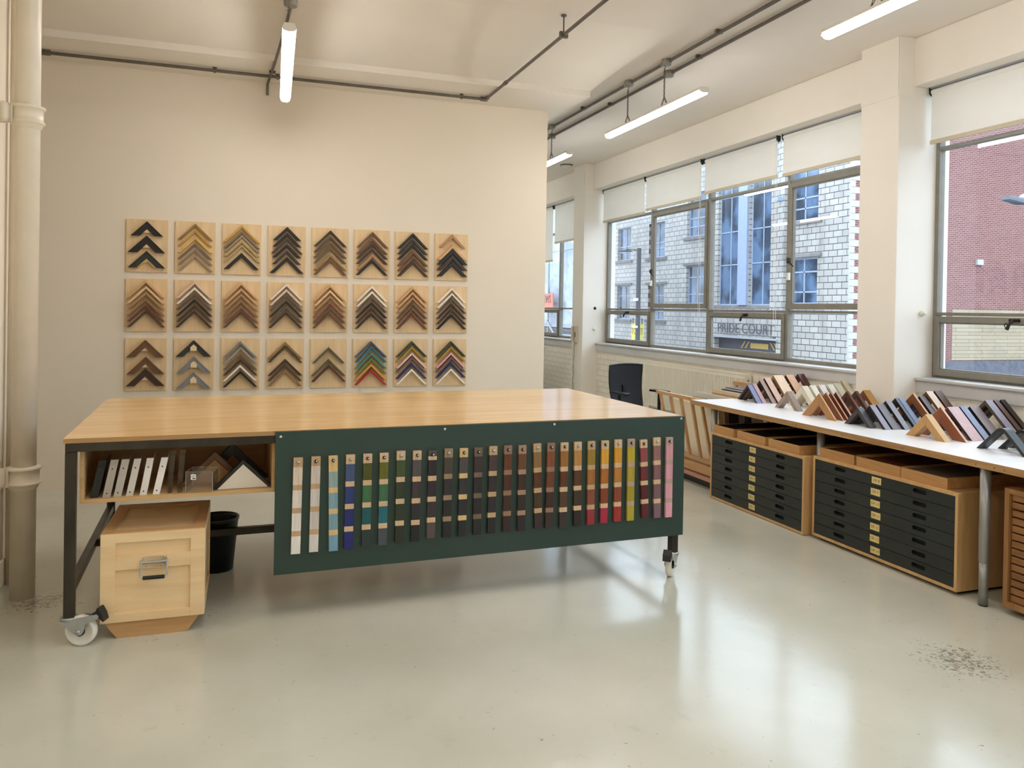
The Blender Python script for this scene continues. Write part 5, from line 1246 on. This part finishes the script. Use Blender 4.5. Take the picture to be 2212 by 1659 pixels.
for sx_ in (-1, 1):
    a = MB().tube([(0.16 * sx_, 0.0, 0.43), (0.26 * sx_, 0.0, 0.44), (0.275 * sx_, 0.0, 0.50), (0.275 * sx_, 0.0, 0.68)], 0.018, 10).build('arm_post', blackp, **K3)
    MB().box(0.235 * sx_ if sx_ > 0 else -0.315, 0.315 if sx_ > 0 else -0.235, -0.13, 0.12, 0.68, 0.705).build('arm_pad', blackp, a, at='local', bevel=0.010)
MB().lathe((0, 0, 0.10), [(0, 0), (0.028, 0), (0.028, 0.15), (0.02, 0.15), (0.02, 0.34), (0, 0.34)], 16).build('gas_lift', blackp, **K3)
mb = MB()
for k in range(5):
    q = 2 * math.pi * k / 5
    mb.bar((0, 0, 0.105), (0.29 * math.cos(q), 0.29 * math.sin(q), 0.075), 0.045, 0.03)
base_ = mb.build('star_base', blackp, bevel=0.004, **K3)
for k in range(5):
    q = 2 * math.pi * k / 5
    MB().lathe((0.28 * math.cos(q), 0.28 * math.sin(q), 0.028), [(0, -0.02), (0.024, -0.02), (0.028, -0.012), (0.028, 0.012), (0.024, 0.02), (0, 0.02)], 14, axis='Y').tube([(0.28 * math.cos(q), 0.28 * math.sin(q), 0.03), (0.28 * math.cos(q), 0.28 * math.sin(q), 0.07)], 0.008, 8).build('castor', blackp, base_, at='local')

# ---------------------------------------------------------------- small things on walls
knm = pm('yellowed_plastic_knob', (222, 222, 200), 0.3)
t = thing('wall_fitting', (4.852, 4.62, 1.54), 'round white fitting on the window side of the near pillar', 'wall fitting')
MB().lathe((4.852, 4.62, 1.562), [(0.022, 0), (0.022, -0.012), (0.017, -0.016), (0.015, -0.03), (0.010, -0.04), (0, -0.042)], 20, axis='Y').build('knob', knm, t)
t = thing('wall_fitting', (4.79, 10.25, 1.56), 'small dark hole with a fitting on the far pillar', 'wall fitting')
MB().lathe((4.79, 10.25, 1.569), [(0.022, 0), (0.02, -0.006), (0.012, -0.012), (0, -0.012)], 14, axis='Y').build('socket', dark_iron, t)
t = thing('wall_hook', (4.785, 10.25, 1.24), 'white hook on the far pillar just above the sill', 'hook')
MB().lathe((4.785, 10.25, 1.275), [(0.028, 0), (0.024, -0.012), (0, -0.014)], 16, axis='Y').tube([(4.785, 10.235, 1.275), (4.785, 10.21, 1.26), (4.78, 10.20, 1.22), (4.77, 10.21, 1.20)], 0.007, 8).build('hook', knm, t)
ph = thing('intercom_phone', (4.60, 10.45, 1.08), 'cream intercom handset on the far pillar with a hanging cable', 'telephone')
phm = pm('cream_phone_plastic', (206, 196, 176), 0.45)
MB().box(4.565, 4.60, 10.40, 10.50, 1.08, 1.31).build('wall_unit', phm, ph, bevel=0.006)
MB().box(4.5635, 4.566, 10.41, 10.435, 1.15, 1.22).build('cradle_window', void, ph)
MB().tube([(4.555, 10.475, 1.30), (4.54, 10.48, 1.28), (4.545, 10.482, 1.20), (4.54, 10.48, 1.12), (4.555, 10.475, 1.09)], [0.022, 0.02, 0.014, 0.02, 0.022], 12).build('handset', phm, ph)
pts = [(4.575, 10.45, 1.08), (4.572, 10.46, 0.98), (4.57, 10.45, 0.88), (4.57, 10.50, 0.70), (4.56, 10.44, 0.58), (4.57, 10.50, 0.50), (4.57, 10.47, 0.35), (4.58, 10.47, 0.05), (4.585, 10.48, 0.004)]
MB().tube(pts, 0.005, 6).tube([(4.575, 10.47, 1.08), (4.568, 10.49, 0.9), (4.566, 10.44, 0.62), (4.565, 10.50, 0.55), (4.57, 10.45, 0.45), (4.575, 10.48, 0.05)], 0.004, 6).build('cable', pm('grey_cable', (168, 158, 140), 0.5), ph)
dk_ = thing('far_desk', (4.1, 12.3, 0), 'black desk mostly hidden behind the partition edge', 'desk')
MB().box(3.5, 4.42, 11.35, 13.2, 0.83, 0.86).build('top', blackp, dk_)
for (x, y) in ((3.53, 11.38), (4.36, 11.38), (3.53, 13.1), (4.36, 13.1)): MB().box(x, x + 0.03, y, y + 0.03, 0, 0.83).build('leg', blackp, dk_)
t = thing('cardboard_box', (4.36, 11.45, 0.861), 'brown cardboard box beside the partition edge in the far room', 'box')
MB().box(4.22, 4.47, 11.36, 11.6, 0.8605, 0.94).build('carton', pm('cardboard', (188, 152, 124), 0.8), t)
MB().box(4.215, 4.475, 11.355, 11.605, 0.94, 0.948).build('lid', pm('cardboard_lid', (120, 96, 80), 0.8), t)

for o in list(bpy.data.objects):
    if '_o' in o: del o['_o']
